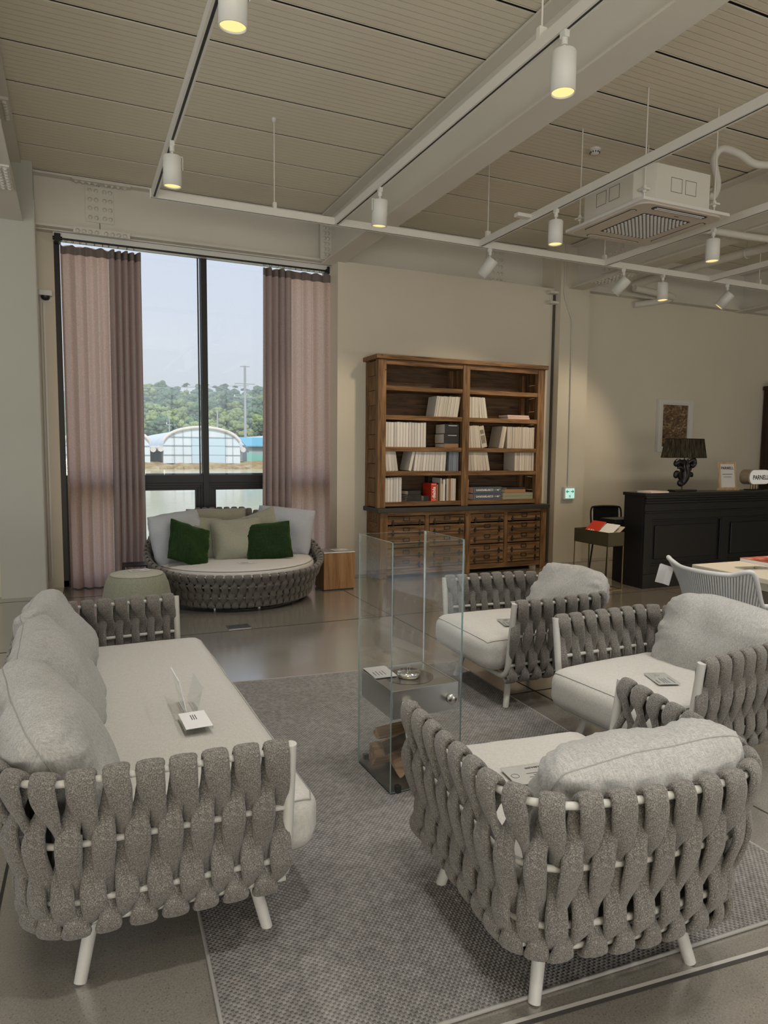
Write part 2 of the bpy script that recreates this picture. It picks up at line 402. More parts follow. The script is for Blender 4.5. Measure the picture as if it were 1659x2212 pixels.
M_black = mat('black_lacquer', (.010, .010, .011), .42, spec=.35); M_blackm = mat('black_metal', (.008, .008, .009), .45)
M_frame = mat('dark_window_frame', (.018, .018, .019), .5); M_carved = mat('carved_black_wood', (.010, .009, .008), .38)
M_chrome = mat('polished_steel', (.72, .71, .69), .12, 1)
M_brush = mat('brushed_steel', (.66, .65, .63), .28, 1)
c = coords(M_brush, (4, 400, 400)); n_ = N(M_brush, 'TexNoise'); n_.inputs['Scale'].default_value = 1; L(M_brush, c, n_.inputs[0]); L(M_brush, bump(M_brush, n_.outputs[0], .12, .001), P(M_brush).inputs['Normal'])
M_olive = mat('olive_metal', (.060, .050, .024), .5); M_gold = mat('bronze_rod', (.22, .17, .09), .35, .8)
M_white = mat('white_plastic', (.72, .71, .68), .4); M_lampw = mat('lamp_white', (.70, .70, .66), .5)
M_paper = mat('white_paper', (.74, .73, .73), .7); M_cardp = mat('price_card', (.60, .57, .545), .6)
M_ink = mat('black_ink', (.02, .02, .02), .7); M_red = mat('red_cover', (.55, .035, .012), .45); M_whitei = mat('white_ink', (.85, .85, .82), .6)
M_blackp = mat('black_plastic', (.012, .012, .013), .4)
M_plaster2 = mat('pipe_lagging', (.62, .60, .55), .8)
M_rattan = mat('white_cord_weave', (.52, .53, .53), .8); M_stone = mat('cream_table_top', (.55, .50, .42), .5); M_tedge = mat('table_edge', (.44, .42, .37), .5)
M_bluebox = mat('blue_grey_box', (.085, .10, .125), .55); M_blackbox = mat('black_box', (.015, .014, .016), .6)
M_orange = mat('orange_cover', (.62, .22, .04), .6); M_tan = mat('tan_box', (.36, .19, .09), .7); M_sagebox = mat('sage_box', (.28, .29, .20), .7)
def emit(name, col, st):
    m = bpy.data.materials.new(name); m.use_nodes = True; m.node_tree.nodes.clear()
    o = N(m, 'OutputMaterial'); e = N(m, 'Emission'); e.inputs[0].default_value = (*col, 1); e.inputs[1].default_value = st; L(m, e.outputs[0], o.inputs[0]); return m
M_glow = emit('lamp_glow', (1, .74, .30), 1.25); M_bulb = emit('lamp_bulb', (1, .88, .62), 5)
M_exit = emit('exit_panel', (.62, .95, .80), .85); M_green = emit('exit_green', (.0, .35, .17), .6)
def clear_glass(name, tint, ior=1.5, edge=None, rough=0.0):
    m = bpy.data.materials.new(name); m.use_nodes = True; m.node_tree.nodes.clear()
    o = N(m, 'OutputMaterial'); t = N(m, 'BsdfTransparent'); g = N(m, 'BsdfGlossy'); mx = N(m, 'MixShader'); lw = N(m, 'LayerWeight'); pw = N(m, 'Math', operation='POWER'); f = N(m, 'Math', operation='MULTIPLY_ADD')
    lw.inputs[0].default_value = .5; pw.inputs[1].default_value = 4.5; f.inputs[1].default_value = .9; f.inputs[2].default_value = .042
    L(m, lw.outputs['Facing'], pw.inputs[0]); L(m, pw.outputs[0], f.inputs[0])
    t.inputs[0].default_value = (*tint, 1); g.inputs[1].default_value = rough; g.inputs[0].default_value = (.95, .97, .97, 1)
    L(m, f.outputs[0], mx.inputs[0]); L(m, t.outputs[0], mx.inputs[1]); L(m, g.outputs[0], mx.inputs[2]); L(m, mx.outputs[0], o.inputs[0]); return m
M_glass = clear_glass('clear_glass', (.985, .993, .99)); M_wglass = clear_glass('window_glass', (.985, .99, .99)); M_acryl = clear_glass('clear_acrylic', (.95, .96, .955))
M_gedge = mat('green_glass_edge', (.30, .42, .42), .15, spec=.8)
M_gedge.node_tree.nodes['Principled BSDF'].inputs['Transmission Weight'].default_value = .35
M_acredge = mat('acrylic_edge', (.80, .82, .84), .15, spec=.8)
# sheer curtain cloth
def curtain(name, refl, trans, tw):
    m = bpy.data.materials.new(name); m.use_nodes = True; m.node_tree.nodes.clear()
    o = N(m, 'OutputMaterial'); d = N(m, 'BsdfDiffuse'); t = N(m, 'BsdfTranslucent'); mx = N(m, 'MixShader')
    c = coords(m, (90, 90, 700)); n1 = N(m, 'TexNoise'); n1.inputs['Scale'].default_value = 1; n1.inputs['Detail'].default_value = 3; L(m, c, n1.inputs[0])
    c2 = coords(m, (900, 900, 60)); n2 = N(m, 'TexNoise'); n2.inputs['Scale'].default_value = 1; n2.inputs['Detail'].default_value = 3; L(m, c2, n2.inputs[0])
    h = mix(m, .5, n1.outputs[0], n2.outputs[0])
    L(m, ramp(m, h, [(.35, tuple(x*.8 for x in refl)), (.65, tuple(x*1.15 for x in refl))]), d.inputs[0])
    L(m, ramp(m, h, [(.36, tuple(x*.62 for x in trans)), (.64, tuple(min(1, x*1.3) for x in trans))]), t.inputs[0])
    mx.inputs[0].default_value = tw; L(m, d.outputs[0], mx.inputs[1]); L(m, t.outputs[0], mx.inputs[2]); L(m, mx.outputs[0], o.inputs[0]); return m
M_curt = curtain('mauve_sheer', (.36, .33, .33), (1.0, .60, .50), .84)
M_curt2 = curtain('mauve_sheer_gathered', (.36, .335, .335), (.95, .50, .42), .30)
M_curth = mat('curtain_heading', (.20, .165, .155), .95, spec=.05)
# outdoors
def noisy(name, stops, scale, rough=.95, kind='Object', detail=6, sc3=(1,1,1), bs=0):
    m = mat(name, stops[0][1], rough, spec=.1); c = coords(m, sc3, kind=kind); n = N(m, 'TexNoise'); n.inputs['Scale'].default_value = scale; n.inputs['Detail'].default_value = detail; L(m, c, n.inputs[0])
    L(m, ramp(m, n.outputs[0], stops), P(m).inputs['Base Color'])
    if bs: L(m, bump(m, n.outputs[0], bs, .05), P(m).inputs['Normal'])
    return m
M_bank = noisy('dry_bank', [(.3, (.24, .17, .08)), (.5, (.36, .27, .15)), (.7, (.40, .36, .2))], 1.2)
M_grass = noisy('rough_grass', [(.3, (.20, .22, .08)), (.5, (.42, .38, .2)), (.7, (.55, .5, .32))], 3)
M_field = noisy('far_field', [(.3, (.22, .23, .09)), (.7, (.36, .32, .17))], .3)
M_water = mat('paddy_water', (.60, .57, .41), .12, spec=.7)
c = coords(M_water, (.35, 1.4, 1)); n_ = N(M_water, 'TexNoise'); n_.inputs['Scale'].default_value = 1.4; L(M_water, c, n_.inputs[0]); L(M_water, bump(M_water, n_.outputs[0], .10, .03), P(M_water).inputs['Normal'])
def leaf(name, a, b_):
    m = noisy(name, [(.3, a), (.7, b_)], .9, detail=8); 
    L(m, tint_random(m, m.node_tree.nodes['Color Ramp'].outputs[0], .25), P(m).inputs['Base Color']); return m
M_leaf1 = leaf('hazy_foliage_dark', (.10, .17, .11), (.19, .28, .17)); M_leaf2 = leaf('hazy_foliage_light', (.22, .30, .11), (.34, .42, .19))
M_hill = noisy('hill_ground', [(.3, (.12, .19, .13)), (.7, (.22, .30, .17))], .12)
M_poly = noisy('greenhouse_film', [(.3, (.62, .69, .74)), (.7, (.72, .78, .82))], .6, .4)
M_polyw = noisy('rolled_cover', [(.3, (.60, .56, .52)), (.7, (.72, .69, .66))], 1.5)
M_ghpipe = mat('greenhouse_pipe', (.30, .38, .42), .5); M_ghdoor = mat('greenhouse_door_film', (.52, .66, .75), .5)
M_conc = mat('utility_pole', (.38, .40, .40), .9); M_blueroof = mat('blue_roof', (.16, .42, .55), .6); M_shedw = mat('shed_wall', (.45, .52, .56), .8)
# ------------------------------------------------------------------ room shell
FX0, FX1, FY0, FY1 = -4.5, 12.0, -4.0, 8.3
WY, ZC = 7.72, 4.25
fl = struct('floor', B((FX0-.2, FY0-.2, -.2), (FX1+.2, FY1, 0)), M_floor)
def strip(name, a, b, wd, m, z=.0012):
    a = Vector(a); b = Vector(b); d = (b-a).normalized(); n = Vector((-d.y, d.x, 0))*wd/2
    mb = MB(); mb.add([(*(a-n).xy, z), (*(b-n).xy, z), (*(b+n).xy, z), (*(a+n).xy, z)], [(0, 1, 2, 3)]); return obj(name, mb, m, fl)
strip('joint_line', (FX0, 5.67, 0), (FX1, 5.62, 0), .012, M_joint); strip('joint_line', (FX0, 7.53, 0), (FX1, 7.50, 0), .010, M_joint)
strip('joint_line', (FX0, 1.924, 0), (FX1, .375, 0), .012, M_jointl, .0016); strip('joint_line', (FX0, 1.912, 0), (FX1, .363, 0), .014, M_joint, .0012)
strip('joint_line', (2.62, FY0, 0), (2.62, FY1, 0), .009, M_joint); strip('joint_line', (-.42, FY0, 0), (-.12, FY1, 0), .010, M_joint)
strip('joint_line', (FX0, 3.55, 0), (FX1, 3.4, 0), .009, M_joint); strip('joint_line', (5.9, FY0, 0), (5.9, FY1, 0), .009, M_joint)
# ceiling of sheet panels with open joints
ce = struct('ceiling', B((FX0-.2, FY0-.2, ZC+.008), (FX1+.2, FY1+.3, ZC+.2)), M_seam)
JY = 7.316; PT = .583
for (xa, xb) in ((FX0, -.5), (-.5, 2.82), (2.82, 6.16), (6.16, 9.5), (9.5, FX1)):
    y1 = JY+PT
    me = None
    while y1 > FY0:
        y0 = max(y1-PT, FY0-.1)
        if me is None: me = B((0, 0, 0), (xb-xa, PT-.028, .008)).mesh('ceiling_panel', M_ceil)
        link('ceiling_panel', me, ce, (xa, y0+.014, ZC), bevel=0); y1 -= PT
obj('ceiling_panel', B((FX0, JY+PT+.008, ZC), (FX1, FY1, ZC+.008)), M_ceil, ce)
# window wall: recessed bay, wall to the right of it, second bay with the reception
struct('wall_back', B((2.85, WY, 0), (5.93, 8.28, 3.686)), M_wall)
struct('wall_reception', B((5.93, WY, 0), (FX1+.2, 8.28, ZC)), M_wall)
struct('wall_bay', MB().box((-.75, 8.14, 0), (-.13, 8.3, ZC)).box((-.13, 8.14, 3.72), (2.95, 8.3, ZC)).box((2.83, 8.14, 3.686), (5.95, 8.3, ZC)), M_wall)
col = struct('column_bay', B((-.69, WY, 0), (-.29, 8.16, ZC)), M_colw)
obj('corner_bead', B((-.29, WY+.012, 0), (-.284, 8.14, 3.9)), M_steel, col)
struct('wall_window_left', B((FX0, WY+.1, 0), (-.69, 8.3, ZC)), M_wall)
pil = struct('pillar_reception', B((5.935, 7.585, 0), (6.42, WY, ZC)), M_wall)
obj('painted_shade_strip', B((5.912, 7.69, 0), (5.935, 7.74, 3.6)), mat('painted_shade_dark', (.10, .092, .08), .9), pil)  # solid dark strip paints in the shadow where wall meets pillar
obj('steel_stub', B((5.80, 7.62, 3.60), (5.94, 7.72, 3.63)), M_steel, pil); obj('steel_stub', B((5.80, 7.62, 3.47), (5.94, 7.72, 3.50)), M_steel, pil)
# side and front walls beyond the frame, with their glazing
wl = MB(); wl.box((FX0-.2, FY0, 0), (FX0, -.95, ZC)).box((FX0-.2, 5.35, 0), (FX0, 8.3, ZC)).box((FX0-.2, -.95, 3.35), (FX0, 5.35, ZC)).box((FX0-.2, -.95, 0), (FX0, 5.35, .28))
struct('wall_left', wl, M_wall)
wf = MB(); wf.box((FX0, FY0-.2, 3.3), (FX1, FY0, ZC)).box((FX0, FY0-.2, 0), (-1.95, FY0, 3.3)).box((7.15, FY0-.2, 0), (FX1, FY0, 3.3)).box((-1.95, FY0-.2, 0), (7.15, FY0, .2))
struct('wall_front', wf, M_wall)
struct('wall_right', B((FX1, FY0, 0), (FX1+.2, 8.3, ZC)), M_wall)
def shop_window(name, p0, p1, z0, z1, n):
    r = sroot(name); p0 = Vector(p0); p1 = Vector(p1)
    d = (p1-p0)/n
    for k in range(n+1):
        c = p0+d*k; obj('mullion', B((c.x-.03, c.y-.03, z0), (c.x+.03, c.y+.03, z1)), M_frame, r)
    for z in (z0, z1-.06):
        obj('rail', B((min(p0.x, p1.x)-.03, min(p0.y, p1.y)-.03, z), (max(p0.x, p1.x)+.03, max(p0.y, p1.y)+.03, z+.06)), M_frame, r)
    return r
shop_window('window_2', (-1.95, FY0-.1, 0), (7.15, FY0-.1, 0), .2, 3.3, 6)
shop_window('window_3', (FX0-.1, -.95, 0), (FX0-.1, 5.35, 0), .28, 3.35, 4)

# ------------------------------------------------------------------ steel beams
bolt_me = MB().lathe([(.0, .016), (.010, .016), (.015, .011), (.0155, .004), (.023, .004), (.023, 0)], 10).mesh('bolt', M_steel_d)
def bolts(parent, pts, rot):
    for p in pts: link('bolt', bolt_me, parent, p, rot)
# beam over the window bay, along the wall
b1 = sroot('beam_1')
YW = 7.99
obj('web', B((-.29, YW, 3.70), (5.95, YW+.02, 4.25)), M_steel, b1)
obj('bottom_flange', B((-.29, YW-.10, 3.712), (2.86, YW+.15, 3.735)), M_steel, b1)
obj('top_flange', B((-.29, YW-.10, 4.215), (5.95, YW+.15, 4.235)), M_steel, b1)
pl = obj('splice_plate', B((.18, YW-.012, 3.83), (.455, YW, 4.19)), M_steel_d, b1, bevel=.002)
bolts(pl, [(x, YW-.012, z) for x in (.225, .285, .365, .42) for z in (3.876, 3.967, 4.055, 4.145)], (R(90), 0, 0))
pl = obj('flange_plate', B((.06, YW-.115, 3.70), (.60, YW-.02, 3.712)), M_steel_d, b1, bevel=.002)
obj('bolt_strip', B((.06, YW-.125, 3.675), (.60, YW-.115, 3.735)), M_steel_d, pl)
bolts(pl, [(.10+.06*k+(.03 if k > 3 else 0), YW-.07, 3.70) for k in range(8)], (R(180), 0, 0)); bolts(pl, [(.10+.06*k+(.03 if k > 3 else 0), YW-.125, 3.695) for k in range(8)], (R(90), 0, 0))
pl = obj('flange_plate', B((.06, YW-.115, 4.20), (.62, YW-.02, 4.214)), M_steel_d, b1, bevel=.002)
bolts(pl, [(.10+.06*k+(.04 if k > 3 else 0), YW-.06, 4.20) for k in range(8)], (R(180), 0, 0))
obj('web_joint', B((.313, YW-.003, 3.74), (.319, YW, 4.215)), M_joint, b1)
pl = obj('splice_plate', B((5.02, YW-.012, 3.72), (5.30, YW, 4.16)), M_steel_d, b1, bevel=.002)
bolts(pl, [(x, YW-.012, z) for x in (5.07, 5.13, 5.20, 5.255) for z in (3.77, 3.86, 3.95, 4.04, 4.12)], (R(90), 0, 0))
pl = obj('flange_plate', B((4.95, YW-.25, 3.688), (5.42, YW-.02, 3.70)), M_steel_d, b1)
bolts(pl, [(4.99+.065*k, YW-.2, 3.70) for k in range(6)], (0, 0, 0))
# cross beams along the depth of the room
def cross_beam(name, x, splice=None):
    r = sroot(name)
    obj('web', B((x-.008, FY0, 3.69), (x+.008, 7.99, 4.235)), M_steel, r)
    obj('bottom_flange', B((x-.115, FY0, 3.675), (x+.115, 7.9, 3.692)), M_steel, r)
    obj('top_flange', B((x-.115, FY0, 4.215), (x+.115, 7.98, 4.235)), M_steel, r)
    for y in (2.35,): obj('stiffener', B((x-.11, y, 3.69), (x+.11, y+.012, 4.22)), M_steel, r)
    pl = obj('end_plate', B((x-.14, 7.86, 3.72), (x-.006, 7.874, 4.2)), M_steel_d, r)
    bolts(pl, [(x-.09, 7.86, 3.78+.06*k) for k in range(7)] + [(x-.05, 7.86, 3.78+.06*k) for k in range(7)], (R(90), 0, 0))
    if splice:
        pl = obj('splice_plate', B((x-.105, splice-.28, 3.66), (x+.105, splice+.28, 3.675)), M_steel_d, r)
        bolts(pl, [(x+dx, splice-.24+.065*k, 3.66) for dx in (-.075, -.03, .03, .075) for k in range(8)], (R(180), 0, 0))
        pl = obj('web_plate', B((x+.008, splice-.2, 3.76), (x+.02, splice+.2, 4.18)), M_steel_d, r)
        bolts(pl, [(x+.02, splice-.16+.1*k, 3.8+.09*j) for k in range(4) for j in range(5)], (0, R(90), 0))
        pl = obj('flange_plate', B((x+.02, splice-.2, 4.19), (x+.112, splice+.2, 4.214)), M_steel_d, r)
        bolts(pl, [(x+.08, splice-.16+.05*k, 4.19) for k in range(7)], (R(180), 0, 0))
        pl = obj('side_plate', B((x-.02, splice-.2, 3.76), (x-.008, splice+.2, 4.18)), M_steel_d, r)
        bolts(pl, [(x-.02, splice-.16+.1*k, 3.8+.09*j) for k in range(4) for j in range(5)], (0, R(-90), 0))
    return r
cross_beam('beam_2', 2.825); cross_beam('beam_3', -.50, 6.55); cross_beam('beam_4', 6.19, 6.9); cross_beam('beam_5', 9.45)
b6 = sroot('beam_6')
obj('web', B((6.2, 7.66, 3.70), (FX1, 7.68, 4.25)), M_steel, b6); obj('bottom_flange', B((6.2, 7.60, 3.685), (FX1, 7.72, 3.70)), M_steel, b6)
pl = obj('splice_plate', B((6.46, 7.645, 3.78), (6.78, 7.66, 4.2)), M_steel_d, b6)
bolts(pl, [(6.5+.08*k, 7.645, 3.83+.08*j) for k in range(4) for j in range(5)], (R(90), 0, 0))

# ------------------------------------------------------------------ big window
GY = 8.20
wn = sroot('window_1')
def bar(name, a, b, par=wn): return obj(name, B(a, b), M_frame, par, bevel=.003)
bar('jamb_post', (-.14, GY-.05, 0), (-.075, GY+.07, 3.70)); bar('jamb_post', (2.90, GY-.05, 0), (2.955, GY+.07, 3.70))
bar('head_rail', (-.14, GY-.05, 3.665), (2.955, GY+.07, 3.72)); bar('bottom_rail', (-.14, GY-.05, 0), (2.955, GY+.07, .07))
bar('mullion', (1.365, GY-.06, 0), (1.430, GY+.07, 3.70)); bar('mullion_bead', (1.338, GY+.02, 1.21), (1.350, GY+.06, 3.67)); 
bar('transom', (-.075, GY-.05, 1.115), (2.90, GY+.07, 1.205)); bar('transom_bead', (-.075, GY+.05, 1.205), (2.90, GY+.07, 1.222))
for (xa, xb) in ((-.075, 1.365), (1.430, 2.90)):
    s_ = MB()
    for k, (i0, i1, y0) in enumerate(((0, .028, GY-.035), (.028, .058, GY-.02), (.058, .085, GY-.005))):
        z0, z1 = .07, 1.115
        s_.box((xa+i0, y0, z1-i1), (xb-i0, GY+.05, z1-i0)).box((xa+i0, y0, z0+i0), (xb-i0, GY+.05, z0+i1)).box((xa+i0, y0, z0+i1), (xa+i1, GY+.05, z1-i1)).box((xb-i1, y0, z0+i1), (xb-i0, GY+.05, z1-i1))
    sa = obj('sash', s_, M_frame, wn, bevel=.002)
    obj('pane', B((xa+.08, GY+.02, .15), (xb-.08, GY+.028, 1.035)), M_wglass, sa)
    obj('pane', B((xa, GY+.02, 1.205), (xb, GY+.028, 3.67)), M_wglass, wn)
obj('lintel_board', B((-.13, 8.02, 3.64), (2.95, 8.15, 3.70)), M_white, wn)
# ------------------------------------------------------------------ curtains on a rod
rod = thing('curtain_rod', 'black curtain rod across the top of the tall window', 'curtain rod', (1.4, 8.03, 3.64))
obj('pole', MB().cyl((-1.50, 0, 0), (1.50, 0, 0), .012), M_blackm, rod)
for x in (-1.49, 1.45, ):
    obj('bracket', MB().box((x-.03, -.03, -.035), (x+.03, .11, .045)).cyl((x-.045, 0, 0), (x+.045, 0, 0), .02), M_blackm, rod, bevel=.004)
ring_me = MB().tube([(0, .02*math.cos(a), .02*math.sin(a)-.014) for a in [2*PI*k/14 for k in range(14)]], .0022, 5, closed=True).mesh('ring', M_blackm)
def make_curtain(label, x0, x1, folds, seed, z1=3.565):
    """folds: list of (fraction of width, number of folds, depth)"""
    t = thing('curtain', label, 'curtain', (x0, 8.0, 0), group='mauve curtains of the tall window')
    wd = x1-x0
    def prof(u):
        a = 0; ph = 0
        for k, (f, n, d) in enumerate(folds):
            if u <= a+f+1e-9 or k == len(folds)-1:
                return ph + n*(u-a)/f, d
            ph += n; a += f
    rnd = random.Random(seed)
    ph0 = rnd.random()*6
    def pt(u, v):
        ph, d = prof(u)
        z = .012+(z1-.012)*v
        wob = noise.noise(Vector((u*5+seed, v*1.2, seed*.3)))
        amp = d*(.85+.3*wob)*(.75+.35*(1-v))
        y = amp*math.sin(2*PI*ph+ph0+.5*wob) + .25*amp*math.sin(4*PI*ph+1.3*wob+seed)
        y += .02*noise.noise(Vector((u*2.2+seed, v*.9, 3)))*(1-v)
        x = wd*u + .35*amp*math.cos(2*PI*ph+ph0+1) + (.018*math.sin(u*3+seed)+.02*(u-.5))*(1-v)
        if v < .02: y -= .03*(1-v/.02)*abs(math.sin(ph*2.1)); 
        return (x, y-.01, z)
    nu = 190
    cut = folds[0][0]
    obj('cloth', MB().grid(lambda u, v: pt(u*cut, v), 110, 26), M_curt if folds[0][2] < .04 else M_curt2, t)
    obj('cloth', MB().grid(lambda u, v: pt(cut+u*(1-cut), v), 110, 26), M_curt if folds[1][2] < .04 else M_curt2, t)
    def hp(u, v):
        x, y, z = pt(u, 1); return (x, y-.004, z-.085*(1-v)+.012*math.sin(u*37+seed)*v)
    obj('heading', MB().grid(hp, nu, 2), M_curth, t)
    for k in range(11):
        u = (k+.3)/11
        if folds and seed == 2: u = u**1.15
        x, y, z = pt(u, 1); link('ring', ring_me, t, (x, .03, 3.64), (0, 0, rnd.uniform(-.5, .5)))
    return t
make_curtain('mauve sheer curtain hanging beside the white column', -.075, .70, [(.62, 4.5, .026), (.38, 4.5, .065)], 2)
make_curtain('mauve sheer curtain hanging above the wooden side box', 2.03, 2.875, [(.40, 4.5, .060), (.60, 4.0, .024)], 5, 3.575)
# small dome camera with its conduit
t = thing('dome_camera', 'small white dome security camera beside the window', 'camera', (-.22, 8.14, 3.06))
obj('housing', MB().prism(rrect(.13, .10, .02), 0, .05, Matrix.Translation((0, -.05, 0))), M_white, t, bevel=.006)
obj('dome', MB().lathe([(.045, 0), (.042, -.02), (.03, -.038), (.0, -.046)], 16, Matrix.Translation((0, -.05, 0))), M_blackp, t)
obj('back_plate', B((-.055, -.012, -.05), (.055, 0, .07)), M_white, t)
obj('conduit', MB().cyl((-.045, -.010, -.05), (-.045, -.010, -2.98), .008), M_steel, t)
obj('bead', B((-.025, -.014, -2.95), (-.010, 0, -.06)), M_white, t)

# ------------------------------------------------------------------ light tracks and spotlights
ZT = 3.462; TW = .042; TH = .06
def track(label, p0, p1, rods, name='light_track'):
    p0 = Vector(p0); p1 = Vector(p1); d = p1-p0; Ln = d.length; ang = math.atan2(d.y, d.x)
    t = thing(name, label, 'light track', (p0.x, p0.y, ZT), ang, 'white ceiling light tracks')
    obj('rail', MB().box((0, -TW/2, .012), (Ln, TW/2, TH)).box((0, -TW/2, 0), (Ln, -TW/2+.013, .012)).box((0, TW/2-.013, 0), (Ln, TW/2, .012)), M_track, t)
    obj('slot', B((.01, -TW/2+.0135, .002), (Ln-.01, TW/2-.0135, .012)), M_slot, t)
    for s_ in rods:
        rd = obj('hanger_rod', MB().cyl((s_, 0, TH), (s_, 0, ZC-ZT), .005, 8), M_track, t)
        obj('clip', B((s_-.014, -.022, TH-.012), (s_+.014, .022, TH+.05)), M_track, rd); obj('ceiling_cup', MB().lathe([(.0, ZC-ZT-.03), (.016, ZC-ZT-.028), (.022, ZC-ZT)], 12, Matrix.Translation((s_, 0, 0))), M_track, rd)
    return t
YT = 5.88
track('white light track running parallel to the window wall', (.60, YT, 0), (9.8, YT, 0), (1.0, 4.55, 6.9))
track('white light track across the ceiling above the long sofa', (.63, YT-.021, 0), (.63, -2.0, 0), (3.3,))
track('white light track along the side of the big ceiling beam', (2.15, YT-.021, 0), (2.15, -2.0, 0), (2.9, 5.2))
track('white light track passing in front of the ceiling air conditioner', (3.62, YT-.021, 0), (3.62, -2.0, 0), (.12, 3.2))
track('white light track behind the ceiling air conditioner', (5.16, YT-.021, 0), (5.16, -2.0, 0), (2.4,))
track('white light track nearest to the reception corner', (6.68, YT-.021, 0), (6.68, -2.0, 0), (2.0,))
def spot(label, x, y, tilt=0, turn=0, lit=True, power=70, aim=False, rb=.058, h=.185, cone=95, color=(1, .965, .92)):
    t = thing('track_spotlight', label, 'spotlight', (x, y, ZT), turn, 'track spotlights')
    obj('adapter', MB().box((-.014, -.02, -.03), (.014, .02, .004)).cyl((0, 0, -.028), (0, 0, -.062), .016, 12), M_lampw, t, bevel=.002)
    obj('yoke', MB().cyl((0, 0, -.06), (0, 0, -.085), .008).box((.0, -.010, -.092), (rb+.008, .010, -.084)).box((rb+.003, -.010, -.17), (rb+.009, .010, -.084)), M_lampw, t, bevel=.002)
    Mx = Matrix.Translation((0, 0, -.145)) @ Matrix.Rotation(tilt, 4, 'X')
    top = .055; bot = top-h
    body = obj('body', MB().lathe([(rb*.93, top), (rb, top-.006), (rb, bot), (rb-.004, bot), (rb-.005, bot+.012), (rb-.014, bot+.05)], 28, Mx).disc(rb*.93, top, 28, Mx), M_lampw, t)
    vents = MB()
    for k in range(8): vents.disc(.004, top+.001, 8, Mx @ Matrix.Translation((.036*math.cos(k*PI/4), .036*math.sin(k*PI/4), 0)))
    obj('vent_hole', vents, M_blackp, body)['kind'] = 'stuff'
    if lit:
        obj('reflector', MB().lathe([(rb-.006, bot+.008), (rb-.016, bot+.045), (.018, bot+.05)], 28, Mx), M_glow, body); obj('bulb', MB().disc(.02, bot+.049, 16, Mx, flip=True), M_bulb, body)
        ld = bpy.data.lights.new('spot_beam', 'SPOT'); ld.energy = power; ld.color = color; ld.spot_size = R(cone); ld.spot_blend = .6; ld.shadow_soft_size = .06
        lo = bpy.data.objects.new('spot_beam', ld); COL.objects.link(lo); lo.parent = t
        lo.matrix_local = Mx @ Matrix.Translation((0, 0, bot-.006))
    elif not lit:
        obj('reflector', MB().lathe([(rb-.006, bot+.008), (rb-.016, bot+.045), (0, bot+.05)], 28, Mx), M_white, body)
    return t
WARM = (1, .80, .56)
spot('lit white spotlight on the track corner beside the window', .63, 4.78, R(4))
spot('lit white spotlight nearest to the camera, cut by the top of the picture', .63, 2.92, R(5))
spot('lit white spotlight below the big ceiling beam, the largest one fully seen', 2.15, 2.78, R(0))
spot('lit white spotlight hanging where the beam meets the wall track', 2.15, 4.92, R(-6), R(180))
spot('lit white spotlight beside the vent slot of the air conditioner', 3.62, 4.72, R(0), color=WARM)
spot('lit white spotlight behind the corner of the air conditioner', 5.16, 4.52, R(0), color=WARM, power=150)
spot('lit white spotlight hanging in front of the pipes', 5.98, YT-.0, R(3), R(180), power=40, color=WARM)
spot('back of a white spotlight tilted toward the bookcase', 3.74, YT, R(38), R(40), power=60, cone=80, color=WARM)
spot('back of a white spotlight tilted toward the corner pillar', 5.42, YT, R(42), R(38), power=85, cone=80, color=WARM)
spot('back of a white spotlight tilted toward the reception wall', 6.98, YT, R(40), R(40), power=70, cone=80, color=WARM)
for (x, y, lb) in ((.63, 1.15, 'white spotlight above the long sofa, above the picture'), (.63, -.7, 'white spotlight behind the camera on the sofa track'), (2.15, 1.05, 'white spotlight above the closest armchair, above the picture'), (2.15, -.9, 'white spotlight behind the camera on the beam track'),
                   (3.62, 2.15, 'white spotlight above the middle armchair, outside the picture'), (3.62, 1.1, 'white spotlight beyond the closest armchair, outside the picture'), (5.16, 2.6, 'white spotlight above the dining table, outside the picture')):
    spot(lb, x, y, R(3), power=80, color=WARM if x > 5 else (1, .965, .92))
obj_ = thing('track_joiner', 'short white bar joined onto the light track below the air conditioner', 'track part', (3.62, 5.05, ZT+.02), R(90))
obj('bar', B((-.03, -.02, 0), (.03, .16, .03)), M_track, obj_, bevel=.003)

# ------------------------------------------------------------------ ceiling cassette air conditioner
AX, AY, AZ = 4.40, 4.555, 3.40
t = thing('cassette_air_conditioner', 'white ceiling cassette air conditioner with a perforated grille', 'air conditioner', (AX, AY, AZ))
hs = .455
obj('fascia', MB().prism(rrect(2*hs, 2*hs, .006, 2), 0, .022), M_white, t, bevel=.004)
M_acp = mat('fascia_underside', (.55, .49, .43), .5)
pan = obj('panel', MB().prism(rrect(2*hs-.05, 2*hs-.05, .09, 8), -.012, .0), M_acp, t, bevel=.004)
for k in range(4):
    Mr = Matrix.Rotation(k*PI/2, 4, 'Z')
    slot = obj('louver', MB().prism(rrect(.56, .062, .025, 5), -.014, -.0122, Mr @ Matrix.Translation((0, hs-.085, 0))), M_blackp, t)
    if k in (0, 1, 3): obj('flap', MB().prism(rrect(.545, .046, .02, 5), -.018, -.0142, Mr @ Matrix.Translation((0, hs-.087, 0))), M_acp if k != 2 else M_white, slot)
    else: obj('flap', MB().box((-.25, hs-.10, -.019), (.25, hs-.092, -.0142), Mr).box((-.25, hs-.075, -.019), (.25, hs-.069, -.0142), Mr), M_white, slot)
gr = obj('grille', MB().prism(rrect(.50, .50, .01, 2), -.0135, -.0122), mat('grille_dark', (.05, .045, .04), .8), t)
cells = MB()
for i in range(24):
    for j in range(24):
        if (i+j) % 2: continue
        x = -.24+.02*i+.01; y = -.24+.02*j+.01
        cells.box((x-.0085, y-.0085, -.0175), (x+.0085, y+.0085, -.0136))
go = obj('grille_mesh', cells, M_white, gr); go['kind'] = 'stuff'
obj('badge', B((.02, -.30, -.0128), (.07, -.29, -.0121)), M_blackp, t)
hb = .40
